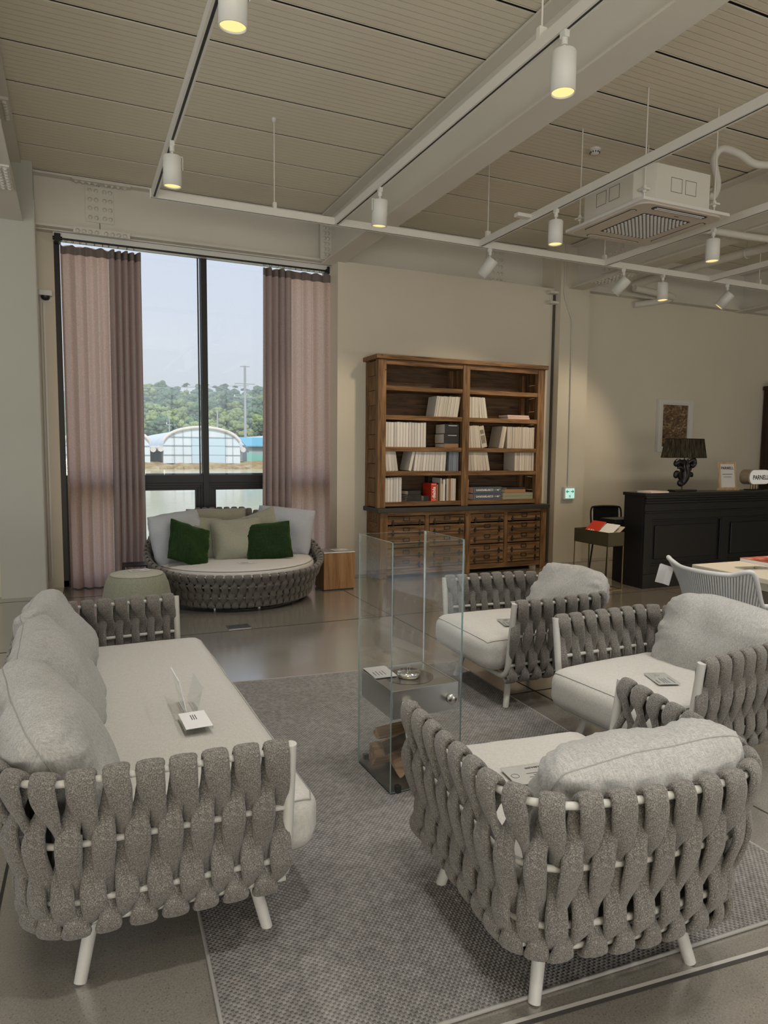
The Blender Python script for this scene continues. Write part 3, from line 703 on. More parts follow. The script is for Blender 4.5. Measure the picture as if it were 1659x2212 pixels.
obj('casing', MB().prism([(-hb+.12, -hb), (hb-.12, -hb), (hb, -hb+.12), (hb, hb-.12), (hb-.12, hb), (-hb+.12, hb), (-hb, hb-.12), (-hb, -hb+.12)], .022, .31), M_steel_d, t, bevel=.003)
for (Mr) in (Matrix.Identity(4), Matrix.Rotation(-PI/2, 4, 'Z')):
    for cx in (-.075, .075):
        kn = MB()
        for (a, b) in (((cx-.058, -hb-.001, .12), (cx+.058, -hb+.0, .123)), ((cx-.058, -hb-.001, .225), (cx+.058, -hb, .228)), ((cx-.058, -hb-.001, .12), (cx-.055, -hb, .228)), ((cx+.055, -hb-.001, .12), (cx+.058, -hb, .228))): kn.box(a, b, Mr)
        obj('knockout', kn, M_ink, t)
for (sx_, sy) in ((-1, -1), (1, -1), (-1, 1), (1, 1)):
    x = sx_*(hb-.03); y = sy*(hb-.03)
    rd = obj('hanger_rod', MB().cyl((x, y, .06), (x, y, ZC-AZ), .0055, 8), M_track, t)
    obj('bracket', MB().box((x-.03, y-.03, .10), (x+.03, y+.03, .112)).cyl((x, y, .085), (x, y, .135), .014), M_track, rd)
# insulated pipe and other ceiling services
def tubeobj(name, label, cat, pts, r, m=M_plaster2, n=14, group=None):
    P0 = Vector(pts[0]); o = obj(name, MB().tube([Vector(p)-P0 for p in smooth(pts)], r, n), m, loc=P0)
    return tag(o, label, cat, group)
def smooth(pts, k=8):
    pts = [Vector(p) for p in pts]; out = []
    for i in range(len(pts)-1):
        p0 = pts[max(i-1, 0)]; p1 = pts[i]; p2 = pts[i+1]; p3 = pts[min(i+2, len(pts)-1)]
        for j in range(k):
            u = j/k; out.append(.5*((2*p1)+(p2-p0)*u+(2*p0-5*p1+4*p2-p3)*u*u+(3*p1-p0-3*p2+p3)*u**3))
    out.append(pts[-1]); return out
tubeobj('insulated_hose', 'white wrapped hose looping out of the air conditioner casing', 'hose', [(4.835, 4.30, 3.62), (4.87, 4.28, 3.62), (4.89, 4.27, 3.72), (4.85, 4.28, 3.90), (4.90, 4.25, 3.985), (5.02, 4.18, 3.94), (5.12, 4.12, 3.86), (5.25, 4.05, 3.845), (5.6, 3.9, 3.84), (6.03, 3.75, 3.84)], .03)
tubeobj('wrapped_pipe', 'white wrapped pipe running behind the spotlight under the ceiling', 'pipe', [(5.25, 5.0, 3.62), (5.7, 4.95, 3.63), (6.1, 4.9, 3.62), (6.6, 4.85, 3.625), (8.2, 4.7, 3.63)], .033)
tubeobj('ceiling_pipe', 'beige pipe running toward the reception wall beside the beam', 'pipe', [(8.2, 3.2, 3.98), (7.55, 5.5, 3.93), (7.2, 6.9, 3.86), (7.06, 7.45, 3.80)], .055, M_steel, group='beige ceiling pipes')
tubeobj('ceiling_elbow_pipe', 'beige elbow pipe turning into the reception wall', 'pipe', [(7.02, 7.40, 3.74), (7.35, 7.40, 3.72), (7.68, 7.40, 3.70), (7.74, 7.46, 3.68), (7.55, 7.62, 3.64), (7.30, 7.70, 3.60)], .045, M_steel, group='beige ceiling pipes')
t = thing('pipe_hanger', 'metal hanger holding the beige pipe near the reception', 'hanger', (7.42, 6.0, 3.90))
obj('clamp', MB().tube([(.058*math.cos(a), 0, .058*math.sin(a)) for a in [2*PI*k/20 for k in range(20)]], .007, 6, closed=True), M_steel_d, t); obj('rod', MB().cyl((0, 0, .06), (0, 0, ZC-3.90), .005, 8), M_steel_d, t)
t = thing('smoke_detector', 'round white smoke detector on the ceiling', 'smoke detector', (4.395, 5.196, ZC))
obj('base', MB().lathe([(.055, 0), (.055, -.014), (.05, -.018)], 24).disc(.05, -.018, 24, flip=True), M_white, t)
obj('head', MB().lathe([(.045, -.018), (.042, -.032), (.033, -.048), (.0, -.052)], 24), M_white, t)
vs = MB()
for k in range(12):
    a = 2*PI*k/12; vs.box((-.004, .040, -.040), (.004, .046, -.026), Matrix.Rotation(a, 4, 'Z'))
obj('vent_slots', vs, M_blackp, t)['kind'] = 'stuff'
# exit sign with its cable duct
t = thing('exit_sign', 'small lit exit sign box with green arrows on the pillar', 'exit sign', (6.155, 7.585, .955))
obj('housing', B((-.10, -.045, -.085), (.10, 0, .085)), M_white, t, bevel=.006)
pn = obj('lit_panel', B((-.075, -.047, -.07), (.075, -.0451, .065)), M_exit, t)
ar = MB()
for s_ in (-1, 1):
    ar.box((min(s_*.012, s_*.055), -.0485, .0165), (max(s_*.012, s_*.055), -.0472, .0275))
    for q in (-1, 1):
        ar.box((-.004, -.0485, -.005), (.026, -.0472, .005), Matrix.Translation((s_*.060, 0, .022)) @ Matrix.Rotation((-q*.75 if s_ < 0 else PI+q*.75), 4, 'Y'))
obj('arrows', ar, M_green, t)
obj('running_man', MB().box((-.014, -.0485, -.058), (-.008, -.0472, -.030)).box((.0, -.0485, -.058), (.005, -.0472, -.028)).box((-.012, -.0485, -.034), (.010, -.0472, -.028)).box((.008, -.0485, -.056), (.013, -.0472, -.04)), M_green, t)
tag(obj('cable_duct', MB().tube([Vector(p)-Vector((6.144, 7.58, 1.04)) for p in [(6.144, 7.578, 1.04), (6.135, 7.578, 2.3), (6.122, 7.578, 3.22), (6.115, 7.578, 3.28), (6.0, 7.578, 3.54), (5.985, 7.578, 3.60), (5.99, 7.578, 4.24)]], .009, 8), M_steel_d, loc=(6.144, 7.574, 1.04)), 'thin cable duct running up the pillar from the exit sign', 'cable duct')
# floor outlet cover
t = thing('floor_outlet', 'rectangular metal floor outlet plate in front of the daybed', 'floor outlet', (1.24, 5.76, 0))
obj('plate', B((-.095, -.07, 0), (.095, .07, .004)), M_brush, t, bevel=.001); obj('lid', B((-.08, -.055, .004), (.02, .055, .0055)), mat('outlet_lid', (.12, .12, .12), .4, .6), t)
# ------------------------------------------------------------------ rug
rug = thing('rug', 'flat woven beige and grey area rug under the seating group', 'rug', (0, 0, 0))
RC = [(.305, 1.503), (2.335, 1.383), (2.44, 4.19), (.42, 4.395)]
obj('weave', MB().prism(RC, .001, .009), M_rug, rug)
edge = []
for k in range(4):
    a = Vector((*RC[k], .006)); b = Vector((*RC[(k+1) % 4], .006)); edge += [a+(b-a)*i/12 for i in range(12)]
obj('binding', MB().tube(edge, .006, 6, closed=True), M_rugedge, rug)

# ------------------------------------------------------------------ woven strap seating
ZR, ZM, ZL, ZB = .635, .452, .278, .222      # rail heights
LEAN = .13
def lean(z): return -(ZR-z)*LEAN
PB = .0835
def band_mesh(name, zr=ZR, zm=ZM, zl=ZL, zb=ZB, wid=1.0, flip=1, seed=0, ln=LEAN, tw=1.0):
    rnd = random.Random(seed); j = lambda s: rnd.uniform(-s, s)
    d1 = zr-zm; d2 = zm-zl
    K = [(.30, -.028, zb-.030, .050, .022, 0), (.31, .000, zb-.042, .064, .024, 0), (.31, .022, zb-.022, .070, .026, 0), (.29, .018, zb+.014, .056, .026, 12), (.24, -.010, zl-.012, .042, .026, 38),
         (.26, -.016, zl+.02, .042, .026, 45), (.33, -.003, zl+d2*.32, .048, .025, 34), (.40, .013, zl+d2*.60, .056, .024, 12), (.44, .023, zm-.014, .062, .024, 0), (.44, .023, zm+.018, .062, .024, 0),
         (.38, .014, zm+d1*.3, .054, .024, -14), (.26, -.003, zm+d1*.52, .048, .025, -36), (.12, -.015, zm+d1*.74, .052, .024, -22), (.04, -.022, zr-.024, .064, .023, -4), (.0, -.021, zr-.002, .067, .023, 0), (.0, -.012, zr+.018, .067, .023, 0),
         (.0, .000, zr+.025, .067, .023, 0), (.0, .012, zr+.018, .067, .023, 0), (.0, .022, zr-.002, .067, .023, 0), (-.02, .023, zr-.03, .067, .024, 0), (-.07, .020, zr-d1*.36, .062, .024, 8), (-.14, .009, zr-d1*.60, .052, .025, 30),
         (-.19, -.007, zm+.035, .042, .026, 46), (-.19, -.017, zm-.005, .042, .026, 44), (-.18, -.012, zm-d2*.28, .046, .026, 30), (-.21, .003, zm-d2*.50, .054, .025, 10), (-.24, .018, zl+.035, .062, .024, 0), (-.25, .023, zl+.0, .062, .024, 0), (-.24, .014, zl-.03, .052, .025, -16), (-.21, -.010, zb-.012, .042, .024, -30), (-.2, -.03, zb-.02, .038, .02, -30)]
    cx = [Vector((flip*k[0]*PB + j(.002), k[1]*1.0 - (zr-k[2])*ln, k[2])) for k in K]
    pts = smooth(cx, 3); n = len(pts)
    W = []; T = []; RL = []
    for i in range(n):
        u = min(i/3, len(K)-1.0001); a = int(u); f = u-a; f = f*f*(3-2*f)
        W.append((K[a][3]*(1-f)+K[a+1][3]*f)*wid*.5); T.append((K[a][4]*(1-f)+K[a+1][4]*f)*.5); RL.append(R(K[a][5]*(1-f)+K[a+1][5]*f)*flip*tw)
    ns = 12; vs = []; fs = []
    for i in range(n):
        t = (pts[min(i+1, n-1)]-pts[max(i-1, 0)]).normalized()
        lat = Vector((1, 0, 0)); lat = (lat-t*lat.dot(t)).normalized(); nor = t.cross(lat)
        lat, nor = lat*math.cos(RL[i])+nor*math.sin(RL[i]), nor*math.cos(RL[i])-lat*math.sin(RL[i])
        for k in range(ns):
            a = 2*PI*k/ns; ca, sa = math.cos(a), math.sin(a)
            e = .72
            vs.append(pts[i] + lat*W[i]*math.copysign(abs(ca)**e, ca) + nor*T[i]*math.copysign(abs(sa)**e, sa))
    for i in range(n-1):
        for k in range(ns): fs.append((i*ns+k, i*ns+(k+1) % ns, (i+1)*ns+(k+1) % ns, (i+1)*ns+k))
    fs.append(tuple(range(ns-1, -1, -1))); fs.append(tuple((n-1)*ns+k for k in range(ns)))
    return MB().add(vs, fs, True).mesh(name, M_band)
BANDS = [band_mesh('strap', seed=s_, wid=1+.05*(s_-1)) for s_ in range(4)]

def u_path(w0, dep, inn, r, step=.01):
    """plan of the shell: from one front post round the back to the other, x lateral, -y back"""
    hw = w0/2; pts = []
    a = Vector((-hw, 0)); b = Vector((-hw+inn, -dep+r)); 
    ang0 = math.atan2(inn, dep-r)
    # left side, corner, back, corner, right side
    L1 = (b-a).length; m = int(L1/step)
    for i in range(m): pts.append(a+(b-a)*i/m)
    cxl = -hw+inn+r
    for k in range(25):
        an = PI + (PI/2)*k/24; pts.append(Vector((cxl+r*math.cos(an), -dep+r+r*math.sin(an))))
    x0 = cxl; x1 = -cxl; m = max(2, int((x1-x0)/step))
    bow = .018
    for i in range(1, m): 
        u = i/m; pts.append(Vector((x0+(x1-x0)*u, -dep-bow*math.sin(PI*u))))
    right = [Vector((-p.x, p.y)) for p in reversed(pts[:int(L1/step)+25])]
    pts += right
    return pts
def along(pts, s_):
    acc = 0
    for i in range(len(pts)-1):
        d = (pts[i+1]-pts[i]).length
        if acc+d >= s_:
            t = (pts[i+1]-pts[i]).normalized() if d > 1e-9 else Vector((1, 0)); return pts[i]+(pts[i+1]-pts[i])*((s_-acc)/max(d, 1e-9)), t
        acc += d
    return pts[-1], (pts[-1]-pts[-2]).normalized()
def offset(pts, d):
    out = []
    for i, p in enumerate(pts):
        t = (pts[min(i+1, len(pts)-1)]-pts[max(i-1, 0)]).normalized(); out.append(p + Vector((t.y, -t.x))*d)
    return out
EXB = .045
def lean_path(pts, z):
    out = []
    for i, p in enumerate(pts):
        t = (pts[min(i+1, len(pts)-1)]-pts[max(i-1, 0)]).normalized(); n_ = Vector((t.y, -t.x))
        out.append(p + n_*(lean(z)-(ZR-z)*EXB*max(0, -n_.y)**1.5))
    return out
def strap_seat(name, label, cat, w0, dep, inn, r, loc, rz, group, legs, rnd_seed, seat, flip=False):
    t = thing(name, label, cat, loc, rz, group)
    rnd = random.Random(rnd_seed)
    path = u_path(w0, dep, inn, r)
    # outward normal: travelling left post -> back -> right post, outward is on the right hand of the tangent
    for z, nm, rad in ((ZR, 'top_rail', .0105), (ZM, 'middle_rail', .0095), (ZL, 'lower_rail', .0095), (ZB-.012, 'bottom_rail', .0095)):
        pp = lean_path(path, z); obj(nm, MB().tube([(p.x, p.y, z) for p in pp[::3]+[pp[-1]]], rad, 8), M_coat, t)
    total = sum((path[i+1]-path[i]).length for i in range(len(path)-1))
    n = int((total-.07)/PB); st = (total-.075)/(n-1)
    for k in range(n):
        p, tg = along(path, .042+st*k*.998)
        ang = math.atan2(tg.y, tg.x) + PI
        no = Vector((tg.y, -tg.x)); ex = math.atan(EXB*max(0, -no.y)**1.5); p = p-no*ZR*math.sin(ex)
        o = link('strap', BANDS[rnd.randrange(4)], t, (p.x, p.y, 0), (-ex, 0, ang+rnd.uniform(-.05, .05)))
        o.location.z = rnd.uniform(-.002, .002)
    # front posts, continuing as one bent tube below the seat
    hw = w0/2; zt = .652
    fr = [(-hw, .004, zt), (-hw+.02, .004, .50), (-hw+.042, .004, .34), (-hw+.055, .004, .265), (-hw+.075, .004, .225), (-hw+.115, .004, .206), (-hw+.17, .004, .203)]
    fr = [Vector(p) for p in smooth(fr, 5)]; fr = fr + [Vector((-p.x, p.y, p.z)) for p in reversed(fr)]
    obj('front_frame', MB().tube(fr, .0175, 14), M_coat, t)
    for (x, y, dx, dy) in legs:
        lg = obj('leg', MB().tube([(x-dx, y-dy, .215), (x, y, 0.0)], [.0205, .0175], 16), M_coat, t)
    obj('under_frame', MB().cyl((-hw+.12, -.02, .205), (-hw+.14, -dep+.12, .205), .014).cyl((hw-.12, -.02, .205), (hw-.14, -dep+.12, .205), .014).cyl((-hw+.14, -dep+.13, .205), (hw-.14, -dep+.13, .205), .014).box((-hw+.1, -dep+.1, .215), (hw-.1, -.02, .225)), M_coat, t)
    sw, sd, sf = seat
    mb = cushion(sw, sd, .205, .075, 18, crown=(0, .01, .014), fold=.004, fs=5, seed=rnd_seed)
    put_cushion('seat_cushion', mb, M_seat, t, (0, sf-sd/2, .335), r=.0022)
    return t
def back_pillow(parent_loc, rz, local, tilt, size, seed, label, group, yawl=0, m=None, cat='cushion', name='back_cushion', rollz=0, slump=.03):
    sx_, sy, sz = size
    mb = pillow(sx_, sy, sz, .035, 34, .12, .016, .022, seed, .52, slump)
    Mx = Matrix.Translation(parent_loc) @ Matrix.Rotation(rz, 4, 'Z') @ Matrix.Translation(local) @ Matrix.Rotation(yawl, 4, 'Z') @ Matrix.Rotation(R(90)+tilt, 4, 'X') @ Matrix.Rotation(rollz, 4, 'Z')
    o = put_cushion(name, mb, m or M_lin, seams=(1,), r=.0017)
    o.matrix_world = Mx
    return tag(o, label, cat, group)
CL = [(-.31, -.03, -.05, .05), (.31, -.03, .05, .05), (-.26, -.585, -.05, -.05), (.26, -.585, .05, -.05)]
chairs = [((1.435, 1.99, 0), R(-6.5), 'woven strap armchair seen from behind, closest to the camera', 11),
          ((2.285, 2.406, 0), R(94.4), 'woven strap armchair behind the closest one, facing the sofa', 12),
          ((2.26, 3.618, 0), R(88.2), 'woven strap armchair in front of the bookcase, facing the sofa', 13)]
for (lo, rz, lb, sd) in chairs:
    z0 = .009 if sd == 11 else .0
    strap_seat('woven_armchair', lb, 'armchair', .858, .735, .030, .19, lo, rz, 'woven strap armchairs', CL, sd, (.69, .755, .135))
back_pillow(chairs[0][0], chairs[0][1], (.045, -.575, .545), R(22), (.64, .42, .24), 3, 'pale grey bolster cushion in the armchair seen from behind', 'back cushions of the armchairs', yawl=R(2))
back_pillow(chairs[1][0], chairs[1][1], (-.07, -.605, .565), R(26), (.64, .47, .23), 4, 'beige back cushion in the armchair facing the sofa in the middle', 'back cushions of the armchairs', yawl=R(4))
back_pillow(chairs[2][0], chairs[2][1], (-.07, -.615, .565), R(26), (.62, .46, .21), 5, 'pale crumpled back cushion in the armchair before the bookcase', 'back cushions of the armchairs', yawl=R(2))
SO = ((.533, 2.988, 0), R(-89.15))
strap_seat('woven_sofa', 'long woven strap sofa with pale seat on white legs', 'sofa', 2.22, .76, .03, .20, SO[0], SO[1], None,
           [(-.97, -.03, -.05, .05), (.97, -.03, .05, .05), (-.97, -.57, -.05, -.05), (.97, -.57, .05, -.05)], 21, (2.04, .765, .135))
for k, (x, tl, lb) in enumerate(((.66, 30, 'pale back cushion on the sofa, closest to the camera'), (.02, 31, 'pale back cushion in the middle of the sofa'), (-.62, 29, 'pale back cushion at the window end of the sofa'))):
    back_pillow(SO[0], SO[1], (x, -.615, .585), R(tl-1), (.66, .48, .24), 31+k, lb, 'back cushions of the sofa', yawl=R((7, -2, -6)[k]))

# ------------------------------------------------------------------ round daybed
DC = (1.495, 7.03); DR = .865
db = thing('round_daybed', 'round woven strap daybed in front of the tall window', 'daybed', (DC[0], DC[1], 0))
def dz(a):   # rim height round the ring, a = 0 at the front (towards -y)
    u = (1-math.cos(a))/2
    return .345 + .45*max(0, min(1, (u-.08)/.90))**1.8
dband = [band_mesh('strap', .50, .355, .20, .10, 1.0, seed=40+s_, ln=.30, tw=.35) for s_ in range(3)]
for z_, nm in ((1.0, 'top_rail'), (.71, 'middle_rail'), (.40, 'lower_rail')):
    pts = []
    for k in range(72):
        a = 2*PI*k/72; h = dz(a)*z_; rr = DR-(dz(a)-h)*.30*(.5/dz(a))
        pts.append((rr*math.sin(a), -rr*math.cos(a), h))
    obj(nm, MB().tube(pts, .010, 8, closed=True), M_coat, db)
nD = 66
for k in range(nD):
    a = 2*PI*k/nD; s_ = dz(a)/.50
    link('strap', dband[k % 3], db, (DR*math.sin(a), -DR*math.cos(a), 0), (0, 0, a+PI), (1.0, 1.0, s_))
dm = MB().lathe([(0, .40), (.5, .402), (.70, .398), (.765, .388), (.79, .365), (.795, .33), (.785, .29), (.76, .275), (0, .275)], 64)
cu = obj('mattress', dm, M_daymat, db)
obj('seam', MB().tube([(.778*math.cos(2*PI*k/72), .778*math.sin(2*PI*k/72), .384) for k in range(72)], .003, 5, closed=True), M_piping, cu)
obj('base_frame', MB().lathe([(0, .10), (.66, .10), (.70, .14), (.72, .27), (0, .27)], 48), M_blackm, db)
for a in (.15, -.55, 1.0, 2.4, -2.4, -1.6):
    obj('foot', MB().cyl((.60*math.sin(a), -.60*math.cos(a), 0), (.60*math.sin(a), -.60*math.cos(a), .11), .022), M_chrome, db)
def scatter(label, m, loc, size, rot, seed, group=None, corner=.04, pinch=.55, fold=.02, seam=False, fs=4.5):
    sx_, sy, sz = size
    mb = pillow(sx_, sy, sz*1.12, .012 if m is not M_greyblue else .04, 26, .02, fold*.7, .012, seed, .6, 0, .045 if m is not M_greyblue else 0)
    o = obj('scatter_cushion', mb, m, loc=loc, rot=rot)
    obj('seam', MB().tube([(p+q)*.5+Vector((p.x, p.y, 0)).normalized()*.003 for p, q in zip(mb.seam(1), mb.seam(-1))], .003, 5, closed=True), M_piping if m not in (M_velvet,) else M_velvet, o)
    return tag(o, label, 'cushion', group)
GDB = 'cushions on the round daybed'
scatter('large blue grey cushion beside the left curtain on the daybed'.replace('left ', ''), M_greyblue, (.925, 7.06, .62), (.60, .50, .20), (R(76), R(-3), R(33)), 51, GDB, .0, .35)
scatter('large blue grey cushion at the side box end of the daybed', M_greyblue, (2.05, 7.22, .635), (.62, .50, .20), (R(70), R(5), R(-28)), 52, GDB, .0, .35)
scatter('sage bolster cushion lying along the back rim of the daybed', M_sage, (1.42, 7.60, .66), (.66, .42, .20), (R(68), 0, R(2)), 53, GDB, .0, .4)
scatter('sage cushion behind the crumpled dark green velvet one', M_sage, (1.16, 7.16, .60), (.50, .46, .17), (R(66), R(8), R(12)), 54, GDB, .02, .45)
scatter('sage square cushion in the middle of the daybed', M_sage, (1.52, 7.03, .585), (.52, .45, .18), (R(64), R(-2), R(-3)), 55, GDB, .02, .45)
scatter('sage cushion peeking out above the flat green velvet one', M_sage, (1.79, 7.22, .63), (.46, .44, .16), (R(66), R(-18), R(-8)), 56, GDB, .02, .5)
scatter('crumpled dark green velvet cushion tilted on its corner', M_velvet, (1.00, 6.82, .585), (.43, .43, .13), (R(60), R(20), R(16)), 57, GDB, .05, .6, .03, fs=5.5)
scatter('flat dark green velvet cushion standing on its edge', M_velvet, (1.80, 6.89, .575), (.46, .40, .13), (R(62), R(-5), R(-14)), 58, GDB, .05, .6, .015)
card = lambda name, label, loc, rz, w_, h, group='price cards', thick=.004, body=M_cardp: None
# ------------------------------------------------------------------ bookcase
BO = Vector((4.41, 7.5, 0))
bc = thing('bookcase', 'tall reclaimed pine bookcase with drawers below open shelves', 'bookcase', BO)
def bb(name, a, b, m, par=None, bevel=.004):
    return obj(name, B(Vector(a)-BO, Vector(b)-BO), m, par or bc, bevel=bevel)
XL, XR, YF, YB = 3.23, 5.595, 7.30, 7.71
# base
for (xa, xb) in ((XL, 3.327), (4.372, 4.450), (5.508, XR)):
    bb('base_post', (xa, YF, 0), (xb, YF+.09, .785), M_woodz)
bb('base_post', (XL, YB-.07, 0), (XL+.03, YB, .785), M_woodz); bb('base_post', (XR-.03, YB-.07, 0), (XR, YB, .785), M_woodz)
for x in (XL+.012, XR-.034):
    for k in range(6): bb('side_plank', (x, YF+.085, .06+.12*k), (x+.022, YB-.065, .06+.12*k+.116), M_woodx, bevel=.003)
bb('base_rail', (3.32, YF+.008, .742), (5.51, YF+.05, .785), M_woodx); bb('base_rail', (3.32, YF+.008, .045), (4.375, YF+.05, .105), M_woodx); bb('base_rail', (4.447, YF+.008, .045), (5.51, YF+.05, .105), M_woodx)
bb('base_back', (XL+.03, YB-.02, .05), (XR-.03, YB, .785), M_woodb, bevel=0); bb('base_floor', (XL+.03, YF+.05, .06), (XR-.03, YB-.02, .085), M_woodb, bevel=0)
for (xa, xb) in ((3.823, 3.880), (4.948, 5.000)): bb('base_stile', (xa, YF+.01, .10), (xb, YF+.05, .745), M_woodz)
M_handle = M_iron
def handle_mesh(wd):
    mb = MB(); mb.cyl((-wd/2, -.035, 0), (wd/2, -.035, 0), .006, 8)
    for s_ in (-1, 1):
        x = s_*(wd/2-.02)
        mb.box((x-.008, -.006, -.034), (x+.008, 0, .034)).box((x-.018, -.007, -.012), (x+.018, 0, .012)).cyl((x, 0, 0), (x, -.036, 0), .008, 8).lathe([(.012, -.008), (.013, .008), (0, .016)], 8, Matrix.Translation((s_*(wd/2), -.035, 0)) @ Matrix.Rotation(s_*PI/2, 4, 'Y'))
    return mb.mesh('handle', M_iron)
def holder_mesh():
    mb = MB()
    for (a, b) in (((-.042, -.006, -.024), (.042, 0, -.016)), ((-.042, -.006, .016), (.042, 0, .024)), ((-.042, -.006, -.016), (-.034, 0, .016)), ((.034, -.006, -.016), (.042, 0, .016))): mb.box(a, b)
    return mb.mesh('label_holder', M_brass)
hm = holder_mesh(); cardm = B((-.034, -.0015, -.016), (.034, 0, .016)).mesh('label_card', M_woodx)
for (xa, xb) in ((3.331, 3.819), (3.884, 4.368), (4.454, 4.944), (5.004, 5.504)):
    hme = handle_mesh((xb-xa)*.80)
    for (z0, z1, hz) in ((.640, .735, (.675,)), (.364, .622, (.552, .425)), (.112, .350, (.280, .165))):
        cx = (xa+xb)/2
        d = thing_d = obj('drawer', MB().box((-(xb-xa)/2, 0, z0), ((xb-xa)/2, .03, z1)).box((-(xb-xa)/2+.02, .03, z0+.01), ((xb-xa)/2-.02, .36, z1-.01)), M_woodx, bc, (cx-BO.x, YF+.012-BO.y, 0), bevel=.004)
        if len(hz) > 1: obj('groove', B((-(xb-xa)/2+.002, -.001, (z0+z1)/2-.0025), ((xb-xa)/2-.002, .002, (z0+z1)/2+.0005)), M_ink, d)
        for h in hz:
            link('handle', hme, d, (0, 0, h-.012)); link('label_holder', hm, d, (0, 0, h+.03))
bb('counter_slab', (3.185, 7.262, .787), (5.615, 7.72, .838), M_zinc)
# hutch
HF = 7.335
for (xa, xb) in ((3.205, 3.308), (4.328, 4.425), (5.432, 5.535)): bb('post', (xa, HF, .838), (xb, HF+.075, 2.553), M_woodz)
bb('post', (3.205, YB-.05, .838), (3.24, YB, 2.553), M_woodz); bb('post', (5.50, YB-.05, .838), (5.535, YB, 2.553), M_woodz)
for x in (3.217, 5.503):
    for k in range(10): bb('side_plank', (x, HF+.07, .845+.170*k), (x+.02, YB-.045, .845+.170*k+.165), M_woodz, bevel=.003)
bb('divider', (4.352, HF+.06, .85), (4.400, YB-.02, 2.50), M_woodz)
bb('divider_post', (4.30, YB-.09, .85), (4.352, YB-.03, 2.5), M_woodz, bevel=.003); bb('divider_post', (5.38, YB-.09, .85), (5.432, YB-.03, 2.5), M_woodz, bevel=.003)
bb('crown', (3.170, HF-.035, 2.553), (5.560, 7.72, 2.602), M_woodx); bb('top_rail', (3.30, HF+.01, 2.495), (5.44, HF+.04, 2.553), M_woodx)
SH = [.905, 1.267, 1.551, 1.919, 2.256]
for z in SH:
    bb('shelf', (3.30, HF+.008, z-.053), (4.335, YB-.02, z), M_woodx); bb('shelf', (4.418, HF+.008, z-.053), (5.440, YB-.02, z), M_woodx)
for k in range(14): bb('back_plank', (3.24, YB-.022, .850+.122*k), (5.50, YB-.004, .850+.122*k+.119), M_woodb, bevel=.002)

# ------------------------------------------------------------------ books
def paper(name, lo, hi=None, split=.22, rough=.55):
    m = mat(name, lo, rough, spec=.4)
    rgb = N(m, 'RGB'); rgb.outputs[0].default_value = (*lo, 1); L(m, tint_random(m, rgb.outputs[0], .22), P(m).inputs['Base Color'])
    return m
M_bw = paper('catalogue_white', (.64, .62, .59)); M_bw2 = paper('catalogue_white_short', (.62, .60, .56))
M_bc = paper('catalogue_cream', (.58, .52, .45)); M_mag = paper('magazine_white', (.66, .62, .55)); M_mag2 = paper('magazine_cream', (.56, .50, .41))
M_bb = paper('catalogue_blue', (.20, .24, .30)); M_pages = mat('page_block', (.70, .66, .58), .9); M_dk = paper('dark_cover', (.03, .027, .025)); M_pink = mat('pink_roll', (.62, .45, .40), .6); M_brn = mat('brown_cover', (.30, .17, .09), .7)
book_cache = {}
def book_mesh(t, h, d, m):
    k = (round(t, 4), round(h, 3), round(d, 3), m.name)
    if k not in book_cache:
        c = min(.003, t*.18)
        book_cache[k] = MB().box((-t/2, 0, 0), (t/2, c, h)).box((-t/2, c, 0), (-t/2+c, d, h)).box((t/2-c, c, 0), (t/2, d, h)).box((-t/2+c, c, .003), (t/2-c, d-.004, h-.004), mi=1).mesh('book', m, M_pages)
    return book_cache[k]
def row(x, z, n, t, h, lean0, lean1, m, label, group, d=.22, name='catalogue', jit=.002, y=7.372, cat='book'):
    """n books from x to the right, leaning lean0..lean1 degrees (positive = top to the right)"""
    rnd = random.Random(int(x*1000)+n)
    for k in range(n):
        a = R(lean0+(lean1-lean0)*(k/max(1, n-1)))
        tt = t; hh = h
        o = link(name, book_mesh(tt*.88, hh+rnd.choice((0, .002, -.002, .004)), d, m), None, (x+tt/2+ (k*tt), y+rnd.uniform(0, jit*3), z + .5*tt*abs(math.sin(a))), (0, a, 0))
        tag(o, ('%s %s' % (ORD[k], label)) if n > 1 else label, cat, group)
ORD = 'first second third fourth fifth sixth seventh eighth ninth tenth eleventh twelfth thirteenth fourteenth fifteenth sixteenth seventeenth eighteenth nineteenth twentieth twenty-first twenty-second'.split()
row(3.955, SH[3], 22, .0147, .245, 9, 9.5, M_mag, 'thin white catalogue, counted from the window, of the row leaning on the divider', 'white catalogues leaning on the divider')
row(4.430, SH[3], 9, .0165, .250, -.5, -2, M_mag, 'thin white catalogue from the divider, upright on the second shelf', 'white catalogues upright at the divider')
row(4.590, SH[3], 6, .0195, .250, -4, -10, M_mag, 'thin white catalogue of the loosely leaning few on the second shelf', 'white catalogues leaning loosely')
row(3.312, SH[2], 14, .0385, .290, 0, 0, M_bw, 'plastic wrapped catalogue from the window in the third shelf row', 'wrapped catalogues on the third shelf', .25)
row(4.440, SH[2], 5, .036, .270, -4, -7, M_bc, 'cream catalogue from the divider leaning on the third shelf', 'cream catalogues leaning on the divider')
row(4.880, SH[2], 3, .0235, .272, 11, 10, M_mag2, 'thin cream catalogue leaning toward the packed row of the third shelf', 'cream catalogues leaning to the packed row', .24)
row(5.005, SH[2], 22, .0187, .268, 0, .3, M_bc, 'thin cream catalogue, counted from the divider, of the packed third shelf row', 'cream catalogues packed on the third shelf')
row(3.330, SH[1], 4, .040, .238, -5, -9, M_bw2, 'white catalogue from the window leaning on the outer post, fourth shelf', 'white catalogues leaning on the outer post', .25)
row(3.620, SH[1], 1, .040, .240, 13, 13, M_bw2, 'single white catalogue leaning alone on the fourth shelf', 'single leaning catalogue', .25)
